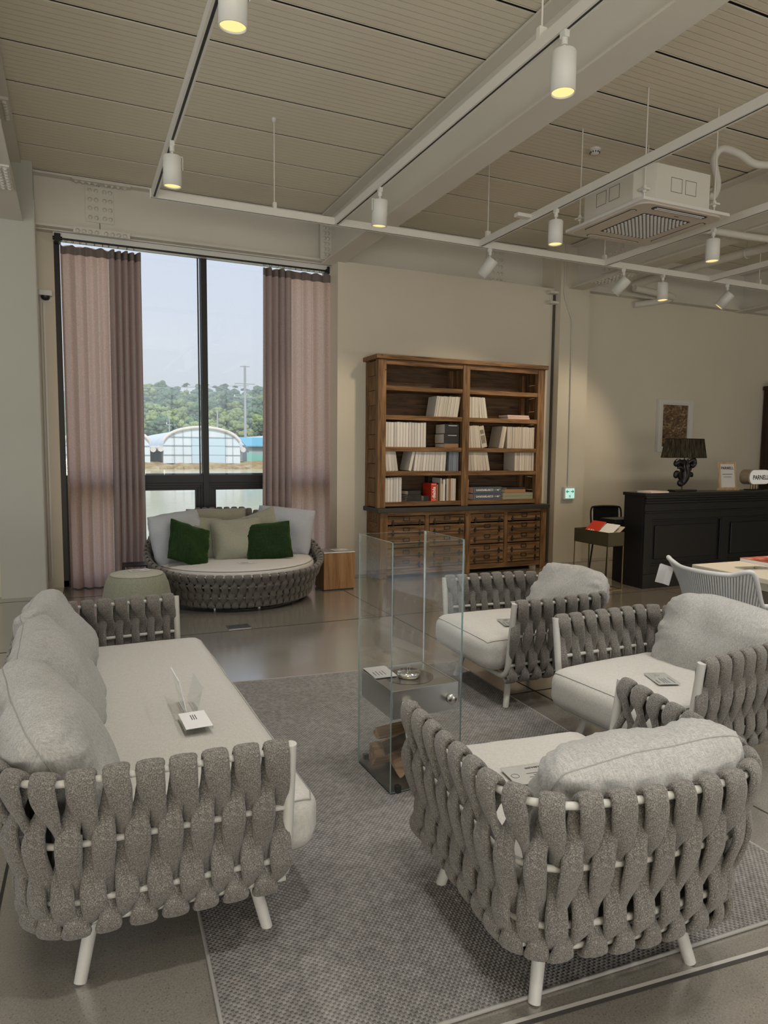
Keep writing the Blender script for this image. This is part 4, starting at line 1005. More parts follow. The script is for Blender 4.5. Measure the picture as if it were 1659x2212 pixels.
row(3.690, SH[1], 11, .0392, .238, 7, 3, M_bw2, 'plastic wrapped catalogue from the window in the slanting fourth shelf row', 'wrapped catalogues on the fourth shelf', .25)
row(4.165, SH[1], 5, .028, .235, 1.5, .5, M_bb, 'blue grey wrapped catalogue from the window on the fourth shelf', 'blue grey catalogues')
row(4.438, SH[1], 7, .046, .240, -3, -11, M_bc, 'cream catalogue from the divider in the leaning fourth shelf group', 'cream catalogues leaning on the fourth shelf', .25)
row(5.125, SH[1], 8, .0372, .255, 0, 0, M_bc, 'cream catalogue upright in the fourth shelf corner, counted from the divider', 'cream catalogues in the fourth shelf corner', .25)
row(3.312, SH[0], 6, .0372, .285, 0, 0, M_bw, 'white catalogue from the window, upright on the bottom shelf', 'white catalogues on the bottom shelf', .25)
def one(x, z, t, h, m, lean_, label, cat='book', name='book', d=.22, y=7.372):
    o = link(name, book_mesh(t, h, d, m), None, (x+t/2, y, z+.5*t*abs(math.sin(R(lean_)))), (0, R(lean_), 0)); return tag(o, label, cat)
bk = one(4.632, SH[2], .078, .268, M_mag2, -13, 'thick cream book with black printed bars leaning on the third shelf', d=.2)
for (dx, z0, z1) in ((-.020, .05, .15), (0, .05, .15), (.020, .05, .15), (-.018, .17, .22), (.0, .17, .22), (.018, .17, .22)):
    obj('printed_bar', B((dx-.005, -.0008, z0), (dx+.005, 0, z1)), M_ink, bk)
rb = one(3.930, SH[0], .072, .215, M_red, 0, 'red ring binder with white lettering on the bottom shelf', 'binder', 'binder')
text('diabla', .062, M_whitei, rb, (.003, -.001, .10), (R(90), R(-90), 0), bold=.0012)
obj('rule', B((-.030, -.0009, .012), (.030, 0, .016)), M_whitei, rb); obj('rule', B((-.030, -.0009, .199), (.030, 0, .203)), M_whitei, rb)
thin = [(.018, .20, M_brn, 'brown'), (.014, .215, M_dk, 'black'), (.012, .21, M_tan, 'rust brown'), (.012, .275, M_mag, 'tall white'), (.018, .205, M_mag2, 'cream'), (.026, .26, M_mag, 'broad white'), (.012, .20, M_dk, 'short black'), (.030, .268, M_bc, 'broad cream'), (.026, .27, M_brn, 'tall tan'), (.028, .272, M_mag2, 'tall cream'), (.016, .27, M_mag, 'narrow white'), (.018, .268, M_mag, 'white end')]
x = 4.006
for (t_, h, m, nm) in thin:
    one(x, SH[0], t_, h, m, 0, '%s book in the mixed row beside the red binder' % nm); x += t_+.003
one(4.428, SH[0], .016, .255, M_orange, 2.5, 'thin orange book standing beside the blue grey box files')
def lying(x0, x1, z0, h, m, label, name, cat, d=.24, y=7.375, rz=0, group=None):
    o = obj(name, MB().box((-(x1-x0)/2, 0, 0), ((x1-x0)/2, d, .004)).box((-(x1-x0)/2, 0, h-.004), ((x1-x0)/2, d, h)).box((-(x1-x0)/2, 0, .004), ((x1-x0)/2, .004, h-.004)).box((-(x1-x0)/2+.003, .004, .004), ((x1-x0)/2-.003, d-.004, h-.004), mi=1), (m, M_pages), None, ((x0+x1)/2, y, z0), (0, 0, rz), bevel=.0015)
    return tag(o, label, cat, group)
for k in range(2):
    g_ = lying(4.520, 4.940, SH[0]+.081*k, .079, M_bluebox, ('lower' if k == 0 else 'upper')+' blue grey box file with white lettering on the bottom shelf', 'box_file', 'box file')
    text('GANDIABLASCO', .034, M_whitei, g_, (-.04, -.001, .040), (R(90), 0, 0), bold=.0008)
    obj('emblem', MB().box((.105, -.0009, .036), (.135, 0, .038)).box((.105, -.0009, .044), (.135, 0, .046)).box((.14, -.0009, .034), (.165, 0, .048)).box((.165, -.0009, .046), (.19, 0, .050)).box((.16, -.0009, .030), (.172, 0, .034)), M_whitei, g_)
    obj('spine_print', B((-.19, -.0009, .012), (-.186, 0, .06)), mat('pale_print', (.3, .33, .37), .6), g_)
for k in range(2): lying(4.962, 5.422, SH[0]+.041*k, .040, M_sagebox, ('lower' if k == 0 else 'upper')+' flat sage green box on the bottom shelf', 'flat_box', 'box')
lying(4.985, 5.305, SH[0]+.082, .046, M_tan, 'tan cardboard box on top of the sage green boxes', 'flat_box', 'box')
lying(5.02, 5.30, SH[0]+.128, .022, M_dk, 'dark book with a pale tab on top of the tan box', 'book', 'book', rz=R(-2))
lying(5.01, 5.34, SH[3], .026, M_pink, 'lower pink and white magazine lying on the second shelf', 'magazine', 'magazine', .2, group='pink magazines')
lying(5.00, 5.33, SH[3]+.027, .024, M_pink, 'upper pink and white magazine lying on the second shelf', 'magazine', 'magazine', .2, rz=R(1), group='pink magazines')
lying(4.10, 4.30, SH[2], .048, M_brn, 'brown box at the bottom of the dark stack on the third shelf', 'flat_box', 'box')
for k in range(2):
    g_ = lying(4.095+.01*k, 4.305, SH[2]+.049+.118*k, .117, M_blackbox, ('lower' if k == 0 else 'upper')+' black box with small white print in the dark stack', 'box_file', 'box file')
    obj('print_line', B((-.05, -.0009, .095), (.07, 0, .101)), M_whitei, g_)
for k in range(4): lying(3.60+.006*k, 3.80, SH[0]+.019*k, .018, M_dk, ('lowest', 'second lowest', 'second highest', 'highest')[k]+' black book with pale pages in the low stack', 'book', 'book', .26)
lying(3.83, 3.905, SH[0], .065, M_blackbox, 'small black box between the low stack and the red binder', 'flat_box', 'box', .2)
lying(3.62, 3.79, SH[0]+.077, .05, M_blackbox, 'black box with grey front on top of the low book stack', 'flat_box', 'box', .22)
one(4.0, SH[0], .004, .29, M_dk, 0, 'dark folder standing behind the red binder', d=.10, y=7.58, name='folder')
# ------------------------------------------------------------------ price cards and small papers
def card(label, loc, rz, w_=.15, h=.10, thick=.006, acrylic=True, name='price_card', lines=True):
    t = thing(name, label, 'price card', loc, rz, 'price cards')
    obj('sheet', B((-w_/2, -h/2, 0), (w_/2, h/2, .002)), M_cardp, t)
    if acrylic: obj('cover', B((-w_/2-.003, -h/2-.003, .0022), (w_/2+.003, h/2+.003, thick)), M_acryl, t)
    if lines:
        for k, (a, b, y) in enumerate(((-.40, -.1, .36), (-.40, .05, .12), (-.40, .02, .0), (-.40, .05, -.12), (-.40, .12, -.36))):
            obj('print_line', B((a*w_, y*h-.002, .002), (b*w_, y*h+.002, .0024)), M_ink, t)
        obj('stamp', MB().tube([(.33*w_+.1*h*math.cos(q), .12*h*math.sin(q), .0023) for q in [2*PI*k/20 for k in range(20)]], .0006, 4, closed=True), M_ink, t)
    return t
SZ = .4515
t = card('white price card with a round stamp on the seat of the armchair seen from behind', (1.335, 1.775, SZ+.006), R(173), .17, .115, lines=False)
text('TRIBU', .015, M_ink, t, (-.045, .042, .0022), (0, 0, 0), 'lettering', 'CENTER', .0004)
text('W 8,864,000', .014, M_ink, t, (-.03, -.040, .0022), (0, 0, 0), 'lettering', 'CENTER', .0003)
for k in range(3): obj('print_line', B((-.075, .018-.012*k, .002), (.02-.02*(k % 2), .021-.012*k, .0024)), M_ink, t)
obj('stamp', MB().tube([(.062+.013*math.cos(q), .013*math.sin(q), .0023) for q in [2*PI*k/20 for k in range(20)]], .0008, 4, closed=True), M_ink, t)
card('price card on the seat of the armchair in the middle', (2.47, 2.33, SZ+.004), R(70), .15, .10)
card('price card on the seat of the armchair before the bookcase', (2.42, 3.50, SZ+.004), R(75), .15, .10)
card('white paper card on the round daybed mattress', (1.52, 6.62, .404), R(4), .17, .10, acrylic=False)
# slanted acrylic sign holder on the sofa
t = thing('acrylic_sign_holder', 'clear acrylic sign holder standing on the sofa seat', 'sign holder', (.395, 2.61, SZ+.012), R(2))
obj('base_block', B((-.05, -.085, 0), (.05, .085, .014)), M_acryl, t, bevel=.001)
obj('base_sheet', B((-.049, -.084, .0145), (.049, .084, .0155)), M_paper, t)
Mv = Matrix.Translation((-.012, .095, .0)) @ Matrix.Rotation(R(-12), 4, 'Y')
obj('clear_panel', MB().box((-.0015, 0, .0), (.0015, .19, .14), Mv), M_acryl, t)
obj('clear_panel', MB().box((-.0015, 0, .0), (.0015, .19, .11), Matrix.Translation((.022, .09, 0)) @ Matrix.Rotation(R(14), 4, 'Y')), M_acryl, t)
obj('panel_edge', MB().box((-.002, 0, .138), (.002, .19, .143), Mv), M_acredge, t); obj('panel_edge', MB().box((-.002, -.002, .0), (.002, .002, .14), Mv), M_acredge, t); obj('panel_edge', B((-.014, .095, 0), (-.010, .285, .004)), M_acredge, t)
text('sample', .012, M_ink, t, (.0, .02, .0162), (0, 0, R(80)), 'print') if False else None
for k in range(3): obj('print_line', B((-.012+.008*k, .0, .0156), (-.009+.008*k, .05, .016)), M_ink, t)

# ------------------------------------------------------------------ pouf and teak side box
t = thing('pouf', 'round olive green knitted pouf behind the far sofa arm', 'pouf', (.475, 6.30, 0))
obj('body', MB().lathe([(0, 0), (.27, 0), (.295, .02), (.30, .08), (.29, .20), (.265, .33), (.235, .405), (.215, .42)], 40), M_pouf, t)
obj('top_pad', MB().lathe([(.222, .412), (.215, .424), (.15, .436), (0, .44)], 40), fabric('pouf_top', (.42, .41, .34), 200, .15, .3), t)
obj('seam', MB().tube([(.222*math.cos(2*PI*k/48), .222*math.sin(2*PI*k/48), .416) for k in range(48)], .004, 6, closed=True), M_pouf, t)
t2 = card('white card lying on the olive green pouf', (.50, 6.33, .441), R(12), .17, .12, acrylic=False)
t = thing('side_box', 'teak side box table with a cut-out handle beside the daybed', 'side table', (2.585, 7.065, 0))
hx, hy = .178, .148
obj('front_panel', B((-hx, -hy, .012), (hx, -hy+.018, .405)), M_teak, t, bevel=.002); obj('back_panel', B((-hx, hy-.018, .012), (hx, hy, .405)), M_teak, t, bevel=.002)
obj('side_panel', B((hx-.018, -hy+.018, .012), (hx, hy-.018, .405)), M_teak, t, bevel=.002)
sp_ = obj('side_panel', MB().box((-hx, -hy+.018, .012), (-hx+.018, hy-.018, .325)).box((-hx, -hy+.018, .355), (-hx+.018, hy-.018, .405)).box((-hx, -hy+.018, .325), (-hx+.018, -.06, .355)).box((-hx, .06, .325), (-hx+.018, hy-.018, .355)), M_teak, t, bevel=.002)
obj('plinth', B((-hx+.01, -hy+.01, 0), (hx-.01, hy-.01, .012)), M_blackm, t); obj('inner_liner', B((-hx+.02, -hy+.02, .02), (hx-.02, hy-.02, .4)), M_blackm, t)
obj('top_plate', B((-hx-.003, -hy-.003, .405), (hx+.003, hy+.003, .418)), M_brush, t, bevel=.002)
card('white card on the steel top of the teak side box', (2.63, 7.05, .419), R(5), .17, .12, acrylic=False)

# ------------------------------------------------------------------ glass fire column
GX, GYc, GS, GH = 1.393, 2.805, .178, 1.105
t = thing('glass_fireplace', 'tall square glass fire column with a steel burner box', 'fireplace', (GX, GYc, .009), R(1.5))
def pane_mesh(w_, h, th=.006):
    mb = MB(); mb.box((-w_/2, -th/2, 0), (w_/2, th/2, h))
    # edge faces get the green edge, the two wide faces stay clear
    for i, f in enumerate(mb.f): mb.mi[i] = 0 if i in (2, 4) else 1
    return mb.mesh('glass_pane', M_glass, M_gedge)
pm = pane_mesh(2*GS-.012, GH); pm2 = pane_mesh(2*GS, GH)
for (me, p, r) in ((pm2, (0, -GS+.003, 0), 0), (pm2, (0, GS-.003, 0), 0), (pm, (-GS+.003, 0, 0), R(90)), (pm, (GS-.003, 0, 0), R(90))): link('glass_pane', me, t, p, (0, 0, r))
for (sx_, sy) in ((1, 1),): obj('corner_strip', B((sx_*(GS-.010)-.003, sy*(GS-.010)-.003, .45), (sx_*(GS-.010)+.003, sy*(GS-.010)+.003, GH)), M_chrome, t)
bp = obj('base_plate', B((-GS+.007, -GS+.007, .004), (GS-.007, GS-.007, .010)), mat('base_steel', (.16, .14, .125), .35, .8), t)
obj('base_glass', B((-GS+.007, -GS+.007, 0), (GS-.007, GS-.007, .004)), M_gedge, t)
ZB0, ZB1 = .33, .455
bw = GS-.012
box_ = obj('burner_box', MB().box((-bw, -bw, ZB0), (bw, -bw+.004, ZB1)).box((-bw, bw-.004, ZB0), (bw, bw, ZB1)).box((-bw, -bw+.004, ZB0), (-bw+.004, bw-.004, ZB1)).box((bw-.004, -bw+.004, ZB0), (bw, bw-.004, ZB1)).box((-bw, -bw, ZB0-.002), (bw, bw, ZB0+.002)), M_brush, t, bevel=.001)
obj('top_tray', B((-bw+.008, -bw+.006, ZB1-.012), (bw-.006, bw-.006, ZB1-.004)), M_brush, t)
obj('burner_dish', MB().lathe([(.115, ZB1-.003), (.112, ZB1-.0035), (.02, ZB1-.004), (0, ZB1-.004)], 40), mat('dish_steel', (.42, .39, .34), .25, 1), t)
lid = obj('burner_lid', MB().lathe([(.05, ZB1-.002), (.054, ZB1+.006), (.054, ZB1+.016), (.050, ZB1+.022), (0, ZB1+.023)], 32), M_chrome, t)
obj('lid_ring', MB().tube([(.007*math.cos(q), 0, ZB1+.033+.012*math.sin(q)) for q in [2*PI*k/16 for k in range(16)]], .0015, 6, closed=True), M_chrome, lid)
for x in (-bw*.48, bw*.70):
    kb = obj('knob', MB().lathe([(.016, 0), (.016, .012), (.022, .014), (.023, .034), (.021, .037), (0, .037)], 24, Matrix.Translation((x, -bw, (ZB0+ZB1)/2-.002)) @ Matrix.Rotation(R(90), 4, 'X')), M_chrome, t)
for (sx_, sy) in ((-1, -1), (-1, 1), (1, 1), (1, -1)):
    obj('corner_clamp', MB().box((sx_*(GS-.04)-.012, sy*(GS-.006)-.012, 0.0), (sx_*(GS-.04)+.012, sy*(GS-.006)+.012, .034)), M_blackp, t, bevel=.003)
# papers on the burner
t3 = thing('info_card', 'white information card on the steel burner top', 'info card', (GX-.105, GYc+.09, .009+ZB1), R(-3))
obj('sheet', B((-.055, -.075, 0), (.055, .075, .003)), M_paper, t3); obj('sheet', B((-.058, -.07, .003), (.052, .076, .005)), M_cardp, t3, rot=(0, 0, R(1.5)))
for k in range(4): obj('print_line', B((-.04+.016*k, -.05, .005), (-.037+.016*k, .0+.01*(k % 2), .0055)), M_ink, t3)
# firewood
def log(label, p0, p1, r, seed, prof=None):
    rnd = random.Random(seed); p0 = Vector(p0); p1 = Vector(p1); d = p1-p0; n = 9; m = 12
    # wedge-shaped split section: an arc of bark and two split faces
    sec = []
    aw = rnd.uniform(1.2, 1.7)
    for k in range(6): a = -aw/2+aw*k/5; sec.append((r*(1.3*math.cos(a)-.65), r*1.3*math.sin(a)))
    sec += [(-r*.1, r*.55), (-r*.62, r*.08), (-r*.60, -r*.15), (-r*.05, -r*.6)]
    ns = len(sec)
    o = thing('firewood_log', label, 'log', p0, 0, 'split logs in the glass column')
    q = d.to_track_quat('X', 'Z').to_matrix().to_4x4() @ Matrix.Rotation(rnd.uniform(0, 6.28), 4, 'X')
    vs = []; L_ = d.length
    for i in range(n):
        u = i/(n-1); k1 = 1+.12*math.sin(u*4+seed); bow = .006*math.sin(u*3.3+seed)
        for k, (a, b) in enumerate(sec):
            nz = 1+.10*noise.noise(Vector((u*6, k*1.7, seed)))
            vs.append((u*L_+.004*noise.noise(Vector((k*2.1, seed, u))), a*k1*nz+bow, b*k1*nz))
    fs = []; 
    bark = MB(); split = MB()
    qf = [(i*ns+k, i*ns+(k+1) % ns, (i+1)*ns+(k+1) % ns, (i+1)*ns+k) for i in range(n-1) for k in range(ns)]
    split.add(vs, [f for j_, f in enumerate(qf) if (j_ % ns) >= 5] + [tuple(range(ns-1, -1, -1)), tuple((n-1)*ns+k for k in range(ns))], False, q)
    bark.add(vs, [f for j_, f in enumerate(qf) if (j_ % ns) < 5], True, q)
    obj('split_wood', split, M_log, o); obj('bark', bark, M_bark, o)
zb = .012
log('split log slanting across the top of the wood pile', (GX-.145, GYc-.03, zb+.150), (GX+.10, GYc-.08, zb+.225), .052, 3)
log('dark bark log at the back of the wood pile', (GX-.13, GYc+.07, zb+.165), (GX+.13, GYc+.08, zb+.18), .048, 5)
log('short log end poking out at the side of the wood pile', (GX-.155, GYc+.05, zb+.075), (GX+.07, GYc+.05, zb+.07), .060, 8)
log('log pointing at the camera in the wood pile', (GX-.075, GYc-.09, zb+.05), (GX-.04, GYc+.12, zb+.05), .052, 11)
log('broad curved log in the middle of the wood pile', (GX-.03, GYc-.06, zb+.11), (GX+.13, GYc+.0, zb+.13), .062, 14)
log('pale log lying along the front glass of the fire column', (GX-.035, GYc-.125, zb+.048), (GX+.14, GYc-.12, zb+.046), .048, 17)
log('log lying at the far glass corner of the fire column', (GX+.06, GYc+.0, zb+.045), (GX+.07, GYc+.14, zb+.045), .044, 19)

# ------------------------------------------------------------------ reception counter
CX0, CX1, CY0, CY1, CH = 5.74, 9.4, 5.75, 6.06, 1.065
t = thing('reception_counter', 'long black panelled reception counter', 'counter', (CX0, CY0, 0))
W_ = CX1-CX0
obj('top', B((-.012, -.012, CH-.035), (W_, .34, CH)), M_black, t, bevel=.004)
obj('body', B((0, .03, .0), (W_, .31, CH-.035)), M_black, t, bevel=.003)
obj('frieze', MB().box((0, .0, .86), (W_, .03, .95)).box((-.004, -.02, .95), (W_, .03, .975)).box((0, -.010, .975), (W_, .03, 1.005)).box((-.004, -.024, 1.005), (W_, .03, CH-.035)), M_black, t, bevel=.006)
obj('frieze_ledge', B((-.004, -.014, .845), (W_, .03, .862)), M_black, t, bevel=.004)
obj('plinth', B((-.008, -.012, 0), (W_, .03, .16)), M_black, t, bevel=.004)
obj('stile', B((0, .0, .16), (.10, .03, .846)), M_black, t, bevel=.003)
for k in range(3):
    x0 = .10+k*1.2; x1 = x0+1.2
    obj('rail', B((x0, .0, .16), (x1, .03, .25)), M_black, t, bevel=.003); obj('rail', B((x0, .0, .77), (x1, .03, .846)), M_black, t, bevel=.003)
    obj('stile', B((x1-.1, .0, .25), (x1, .03, .77)), M_black, t, bevel=.003)
    mo = MB(); a, b, c_, d_ = x0, x1-.1, .25, .77
    mo.box((a, .005, c_), (b, .03, c_+.02)).box((a, .005, d_-.02), (b, .03, d_)).box((a, .005, c_+.02), (a+.02, .03, d_-.02)).box((b-.02, .005, c_+.02), (b, .03, d_-.02))
    obj('moulding', mo, M_black, t, bevel=.004)
    obj('panel', B((a+.07, .012, c_+.07), (b-.07, .031, d_-.07)), M_black, t, bevel=.008)
obj('end_panel', B((-.004, .03, 0), (.02, .32, CH-.035)), M_black, t, bevel=.002)
t = thing('desk', 'lower black desk attached behind the reception counter', 'desk', (5.64, 6.085, 0))
obj('top', B((0, .012, .70), (2.6, .26, .745)), M_black, t, bevel=.003); obj('pedestal', B((.17, .03, 0), (.55, .22, .70)), M_black, t, bevel=.003); obj('modesty_panel', B((.55, .03, .1), (2.5, .05, .70)), M_black, t)
# black chair behind the desk
t = thing('office_chair', 'black metal chair behind the desk, only its backrest showing', 'chair', (6.13, 6.62, 0), R(165))
obj('seat', MB().prism(rrect(.44, .42, .06), .44, .47), M_black, t, bevel=.01)
fr = smooth([(-.20, -.20, .46), (-.205, -.25, .62), (-.20, -.27, .79), (-.13, -.275, .825), (.13, -.275, .825), (.20, -.27, .79), (.205, -.25, .62), (.20, -.20, .46)], 5)
obj('back_frame', MB().tube(fr, .012, 8), M_black, t)
obj('backrest', MB().grid(lambda u, v: (-.17+.34*u, -.262-.02*math.sin(PI*u)-.02*v, .60+.22*v), 8, 4).grid(lambda u, v: (.17-.34*u, -.25-.02*math.sin(PI*u)-.02*v, .60+.22*v), 8, 4), M_black, t)
for (x, y) in ((-.19, -.19), (.19, -.19), (-.19, .19), (.19, .19)): obj('leg', MB().tube([(x, y, .45), (x*1.18, y*1.2, 0)], .011, 8), M_black, t)
# stand with magazines
t = thing('planter_stand', 'olive metal box on thin bronze legs beside the counter', 'plant box', (5.275, 5.80, 0))
PW, PD, PZ0, PZ1 = .225, .56, .485, .64
bx = MB().box((0, 0, PZ0), (PW, .006, PZ1)).box((0, PD-.006, PZ0), (PW, PD, PZ1)).box((0, .006, PZ0), (.006, PD-.006, PZ1)).box((PW-.006, .006, PZ0), (PW, PD-.006, PZ1)).box((0, 0, PZ0), (PW, PD, PZ0+.006))
obj('box', bx, M_olive, t, bevel=.001)
for (x, y) in ((.006, .006), (PW-.006, .006), (.006, PD-.006), (PW-.006, PD-.006)): obj('leg', B((x-.005, y-.005, 0), (x+.005, y+.005, PZ0)), M_gold, t)
obj('foot_frame', MB().box((0, 0, 0), (PW, .01, .01)).box((0, PD-.01, 0), (PW, PD, .01)).box((0, .01, 0), (.01, PD-.01, .01)).box((PW-.01, .01, 0), (PW, PD-.01, .01)), M_gold, t)
def brochure(label, loc, rot, w_, h, m):
    o = thing('brochure', label, 'brochure', loc, 0, 'brochures in the olive box', rot=rot)
    obj('cover', B((-w_/2, -.001, 0), (w_/2, .003, h)), m, o); obj('page', B((-w_/2+.003, .003, .002), (w_/2-.003, .008, h-.002)), M_pages, o); return o
r_ = brochure('red brochure with white lettering standing in the olive box', (5.305, 6.20, .555), (R(-50), 0, R(-90)), .21, .26, M_red)
text('diabla', .055, M_whitei, r_, (-.01, -.0014, .10), (R(90), 0, 0), bold=.0012)
brochure('white brochure standing in front of the red one', (5.315, 5.985, .555), (R(-52), 0, R(-90)), .21, .25, M_paper)
brochure('pale brochure with a tan cover at the edge of the olive box', (5.345, 5.93, .555), (R(-56), 0, R(-84)), .20, .24, M_mag2)
# lamp with carved foot
t = thing('table_lamp', 'table lamp with a dark pleated shade and carved black leaf base', 'lamp', (6.475, 5.93, CH))
obj('base', B((-.17, -.06, 0), (.17, .06, .022)), M_carved, t, bevel=.004)
obj('stem', MB().cyl((-.01, 0, .02), (-.01, 0, .09), .008).cyl((.01, 0, .36), (.01, 0, .45), .007), M_carved, t)
lf = MB()
def scroll(pts, r0, r1): 
    p = smooth(pts, 6); n = len(p); lf.tube(p, [r0+(r1-r0)*(math.sin(PI*i/(n-1))) if True else r0 for i in range(n)], 10)
scroll([(-.01, 0, .08), (.02, 0, .14), (.03, 0, .22), (.01, 0, .30), (-.005, 0, .37)], .022, .058)
scroll([(-.02, -.005, .11), (-.06, -.01, .16), (-.10, -.015, .215), (-.135, -.02, .215), (-.145, -.02, .18), (-.12, -.02, .165)], .012, .026)
scroll([(.0, -.01, .10), (-.05, -.02, .085), (-.075, -.02, .105), (-.06, -.02, .13)], .014, .030)
scroll([(.02, 0, .20), (-.03, -.02, .26), (-.085, -.02, .285), (-.11, -.02, .27)], .010, .024)
scroll([(.01, 0, .27), (-.05, -.01, .33), (-.11, -.02, .345), (-.14, -.02, .32), (-.12, -.02, .30)], .016, .036)
scroll([(.02, 0, .29), (.07, -.01, .35), (.12, -.02, .37), (.14, -.02, .33), (.115, -.02, .30), (.09, -.02, .32)], .018, .036)
scroll([(.03, 0, .19), (.06, -.01, .25), (.09, -.015, .265), (.085, -.015, .235)], .010, .024)
scroll([(.03, 0, .12), (.07, -.01, .18), (.11, -.015, .205), (.125, -.015, .17)], .012, .026)
scroll([(.0, -.02, .10), (.02, -.045, .20), (.0, -.05, .30), (.02, -.04, .38)], .010, .022)
obj('carved_leaf', lf, M_carved, t)
M_shade = mat('pleated_shade', (.055, .047, .030), .9, spec=.1)
c = coords(M_shade, (1, 1, .03)); n_ = N(M_shade, 'TexNoise'); n_.inputs['Scale'].default_value = 75; n_.inputs['Detail'].default_value = 4; L(M_shade, c, n_.inputs[0])
L(M_shade, ramp(M_shade, n_.outputs[0], [(.35, (.018, .016, .012)), (.55, (.06, .052, .035)), (.72, (.14, .12, .085))]), P(M_shade).inputs['Base Color'])
def shade_pt(u, v):
    p = rrect(2, 2, .25, 6); m = len(p); q = u*m; i = int(q) % m; f = q-int(q); a = p[i]; b = p[(i+1) % m]; x = a[0]+(b[0]-a[0])*f; y = a[1]+(b[1]-a[1])*f
    w_ = .262-.034*v; d = .115-.02*v; pl_ = 1+.008*math.sin(u*2*PI*64)
    return (x*w_*pl_, y*d*pl_, .395+.215*v)
sh_ = obj('shade', MB().grid(shade_pt, 384, 2), M_shade, t)
for v in (0, 1): obj('shade_trim', MB().tube([shade_pt(k/60, v) for k in range(60)], .005, 6, closed=True), M_carved, sh_)
# framed sign and small lit sign
t = thing('framed_notice', 'white notice in a pale wooden frame on the counter', 'framed sign', (7.225, 5.93, CH), 0)
Mt = Matrix.Rotation(R(-6), 4, 'X')
obj('stand', B((-.16, -.03, 0), (.16, .03, .028)), M_pale, t, bevel=.003)
obj('frame', MB().box((-.145, -.012, .02), (-.122, .012, .345), Mt).box((.122, -.012, .02), (.145, .012, .345), Mt).box((-.122, -.012, .322), (.122, .012, .345), Mt).box((-.122, -.012, .02), (.122, .012, .04), Mt), M_pale, t, bevel=.002)
obj('sheet', MB().box((-.122, -.002, .04), (.122, .003, .322), Mt), M_paper, t)
text('PARNELL', .044, M_ink, t, (0, .0235, .27), (R(84), 0, 0), bold=.0009, space=1.2)
for (z, w_, h_) in ((.195, .085, .006), (.168, .065, .003), (.158, .065, .003)): obj('print_line', MB().box((-w_, -.0032, z), (w_, -.0022, z+h_), Mt), M_ink, t)
t = thing('lit_name_sign', 'pill shaped white desk sign on brass legs', 'sign', (7.70, 5.95, CH), R(4))
Ms = Matrix.Translation((0, 0, .162)) @ Matrix.Rotation(R(90), 4, 'X')
obj('face', MB().prism(rrect(.40, .172, .085, 10), -.0, .008, Ms @ Matrix.Translation((.02, 0, .06))), emit('sign_face', (.80, .74, .64), .55), t)
obj('housing', MB().prism(rrect(.41, .18, .089, 10), -.06, .058, Ms @ Matrix.Translation((.0, 0, 0))), mat('sign_housing', (.30, .24, .17), .4), t)
text('PARNELL', .075, M_ink, t, (.022, -.0695, .155), (R(90), 0, 0), bold=.0018)
for x in (-.05, 0, .05): obj('leg', MB().cyl((x, 0, 0), (x, 0, .09), .012), M_gold, t)
obj('base', B((-.12, -.05, 0), (.12, .05, .012)), M_blackm, t)
t = thing('magazine_on_counter', 'magazine lying at the end of the counter', 'magazine', (5.96, 5.87, CH), R(3))
obj('cover', B((-.14, -.10, .012), (.14, .10, .016)), M_pink, t); obj('pages', B((-.139, -.099, 0), (.139, .099, .012)), M_paper, t)
# framed picture on the reception wall
t = thing('framed_picture', 'brown abstract picture in a deep white frame', 'picture', (8.175, 7.72, 1.915))
obj('frame', MB().box((-.34, -.06, -.385), (-.27, 0, .385)).box((.27, -.06, -.385), (.34, 0, .385)).box((-.27, -.06, .325), (.27, 0, .385)).box((-.27, -.06, -.385), (.27, 0, -.325)), M_white, t, bevel=.004)
obj('inner_step', MB().box((-.27, -.048, -.325), (-.252, 0, .325)).box((.252, -.048, -.325), (.27, 0, .325)).box((-.252, -.048, .307), (.252, 0, .325)).box((-.252, -.048, -.325), (.252, 0, -.307)), M_white, t)
M_art = mat('abstract_print', (.2, .13, .07), .7)
c = coords(M_art, (5, 1, 9)); n1 = N(M_art, 'TexNoise'); n1.inputs['Scale'].default_value = 1.6; n1.inputs['Detail'].default_value = 10; n1.inputs['Distortion'].default_value = 2.2; L(M_art, c, n1.inputs[0])
L(M_art, ramp(M_art, n1.outputs[0], [(.3, (.045, .026, .014)), (.5, (.16, .095, .045)), (.6, (.28, .19, .10)), (.72, (.62, .52, .38))]), P(M_art).inputs['Base Color'])
obj('picture', B((-.252, -.03, -.307), (.252, -.02, .307)), M_art, t)
# dark cabinet cut by the picture edge
t = thing('dark_cabinet', 'tall dark brown cabinet beyond the picture, mostly out of view', 'cabinet', (10.08, 7.22, 0))
obj('side', B((0, 0, 0), (.05, .48, 2.52)), M_darkwood, t, bevel=.004); obj('back', B((.05, .44, 0), (2.2, .48, 2.52)), M_darkwood, t); obj('cornice', B((-.03, -.03, 2.52), (2.23, .48, 2.585)), M_darkwood, t, bevel=.006)
for k in range(5): obj('shelf', B((.05, .02, .1+.55*k), (2.15, .44, .13+.55*k)), M_darkwood, t)
obj('side', B((2.15, 0, 0), (2.2, .48, 2.52)), M_darkwood, t)
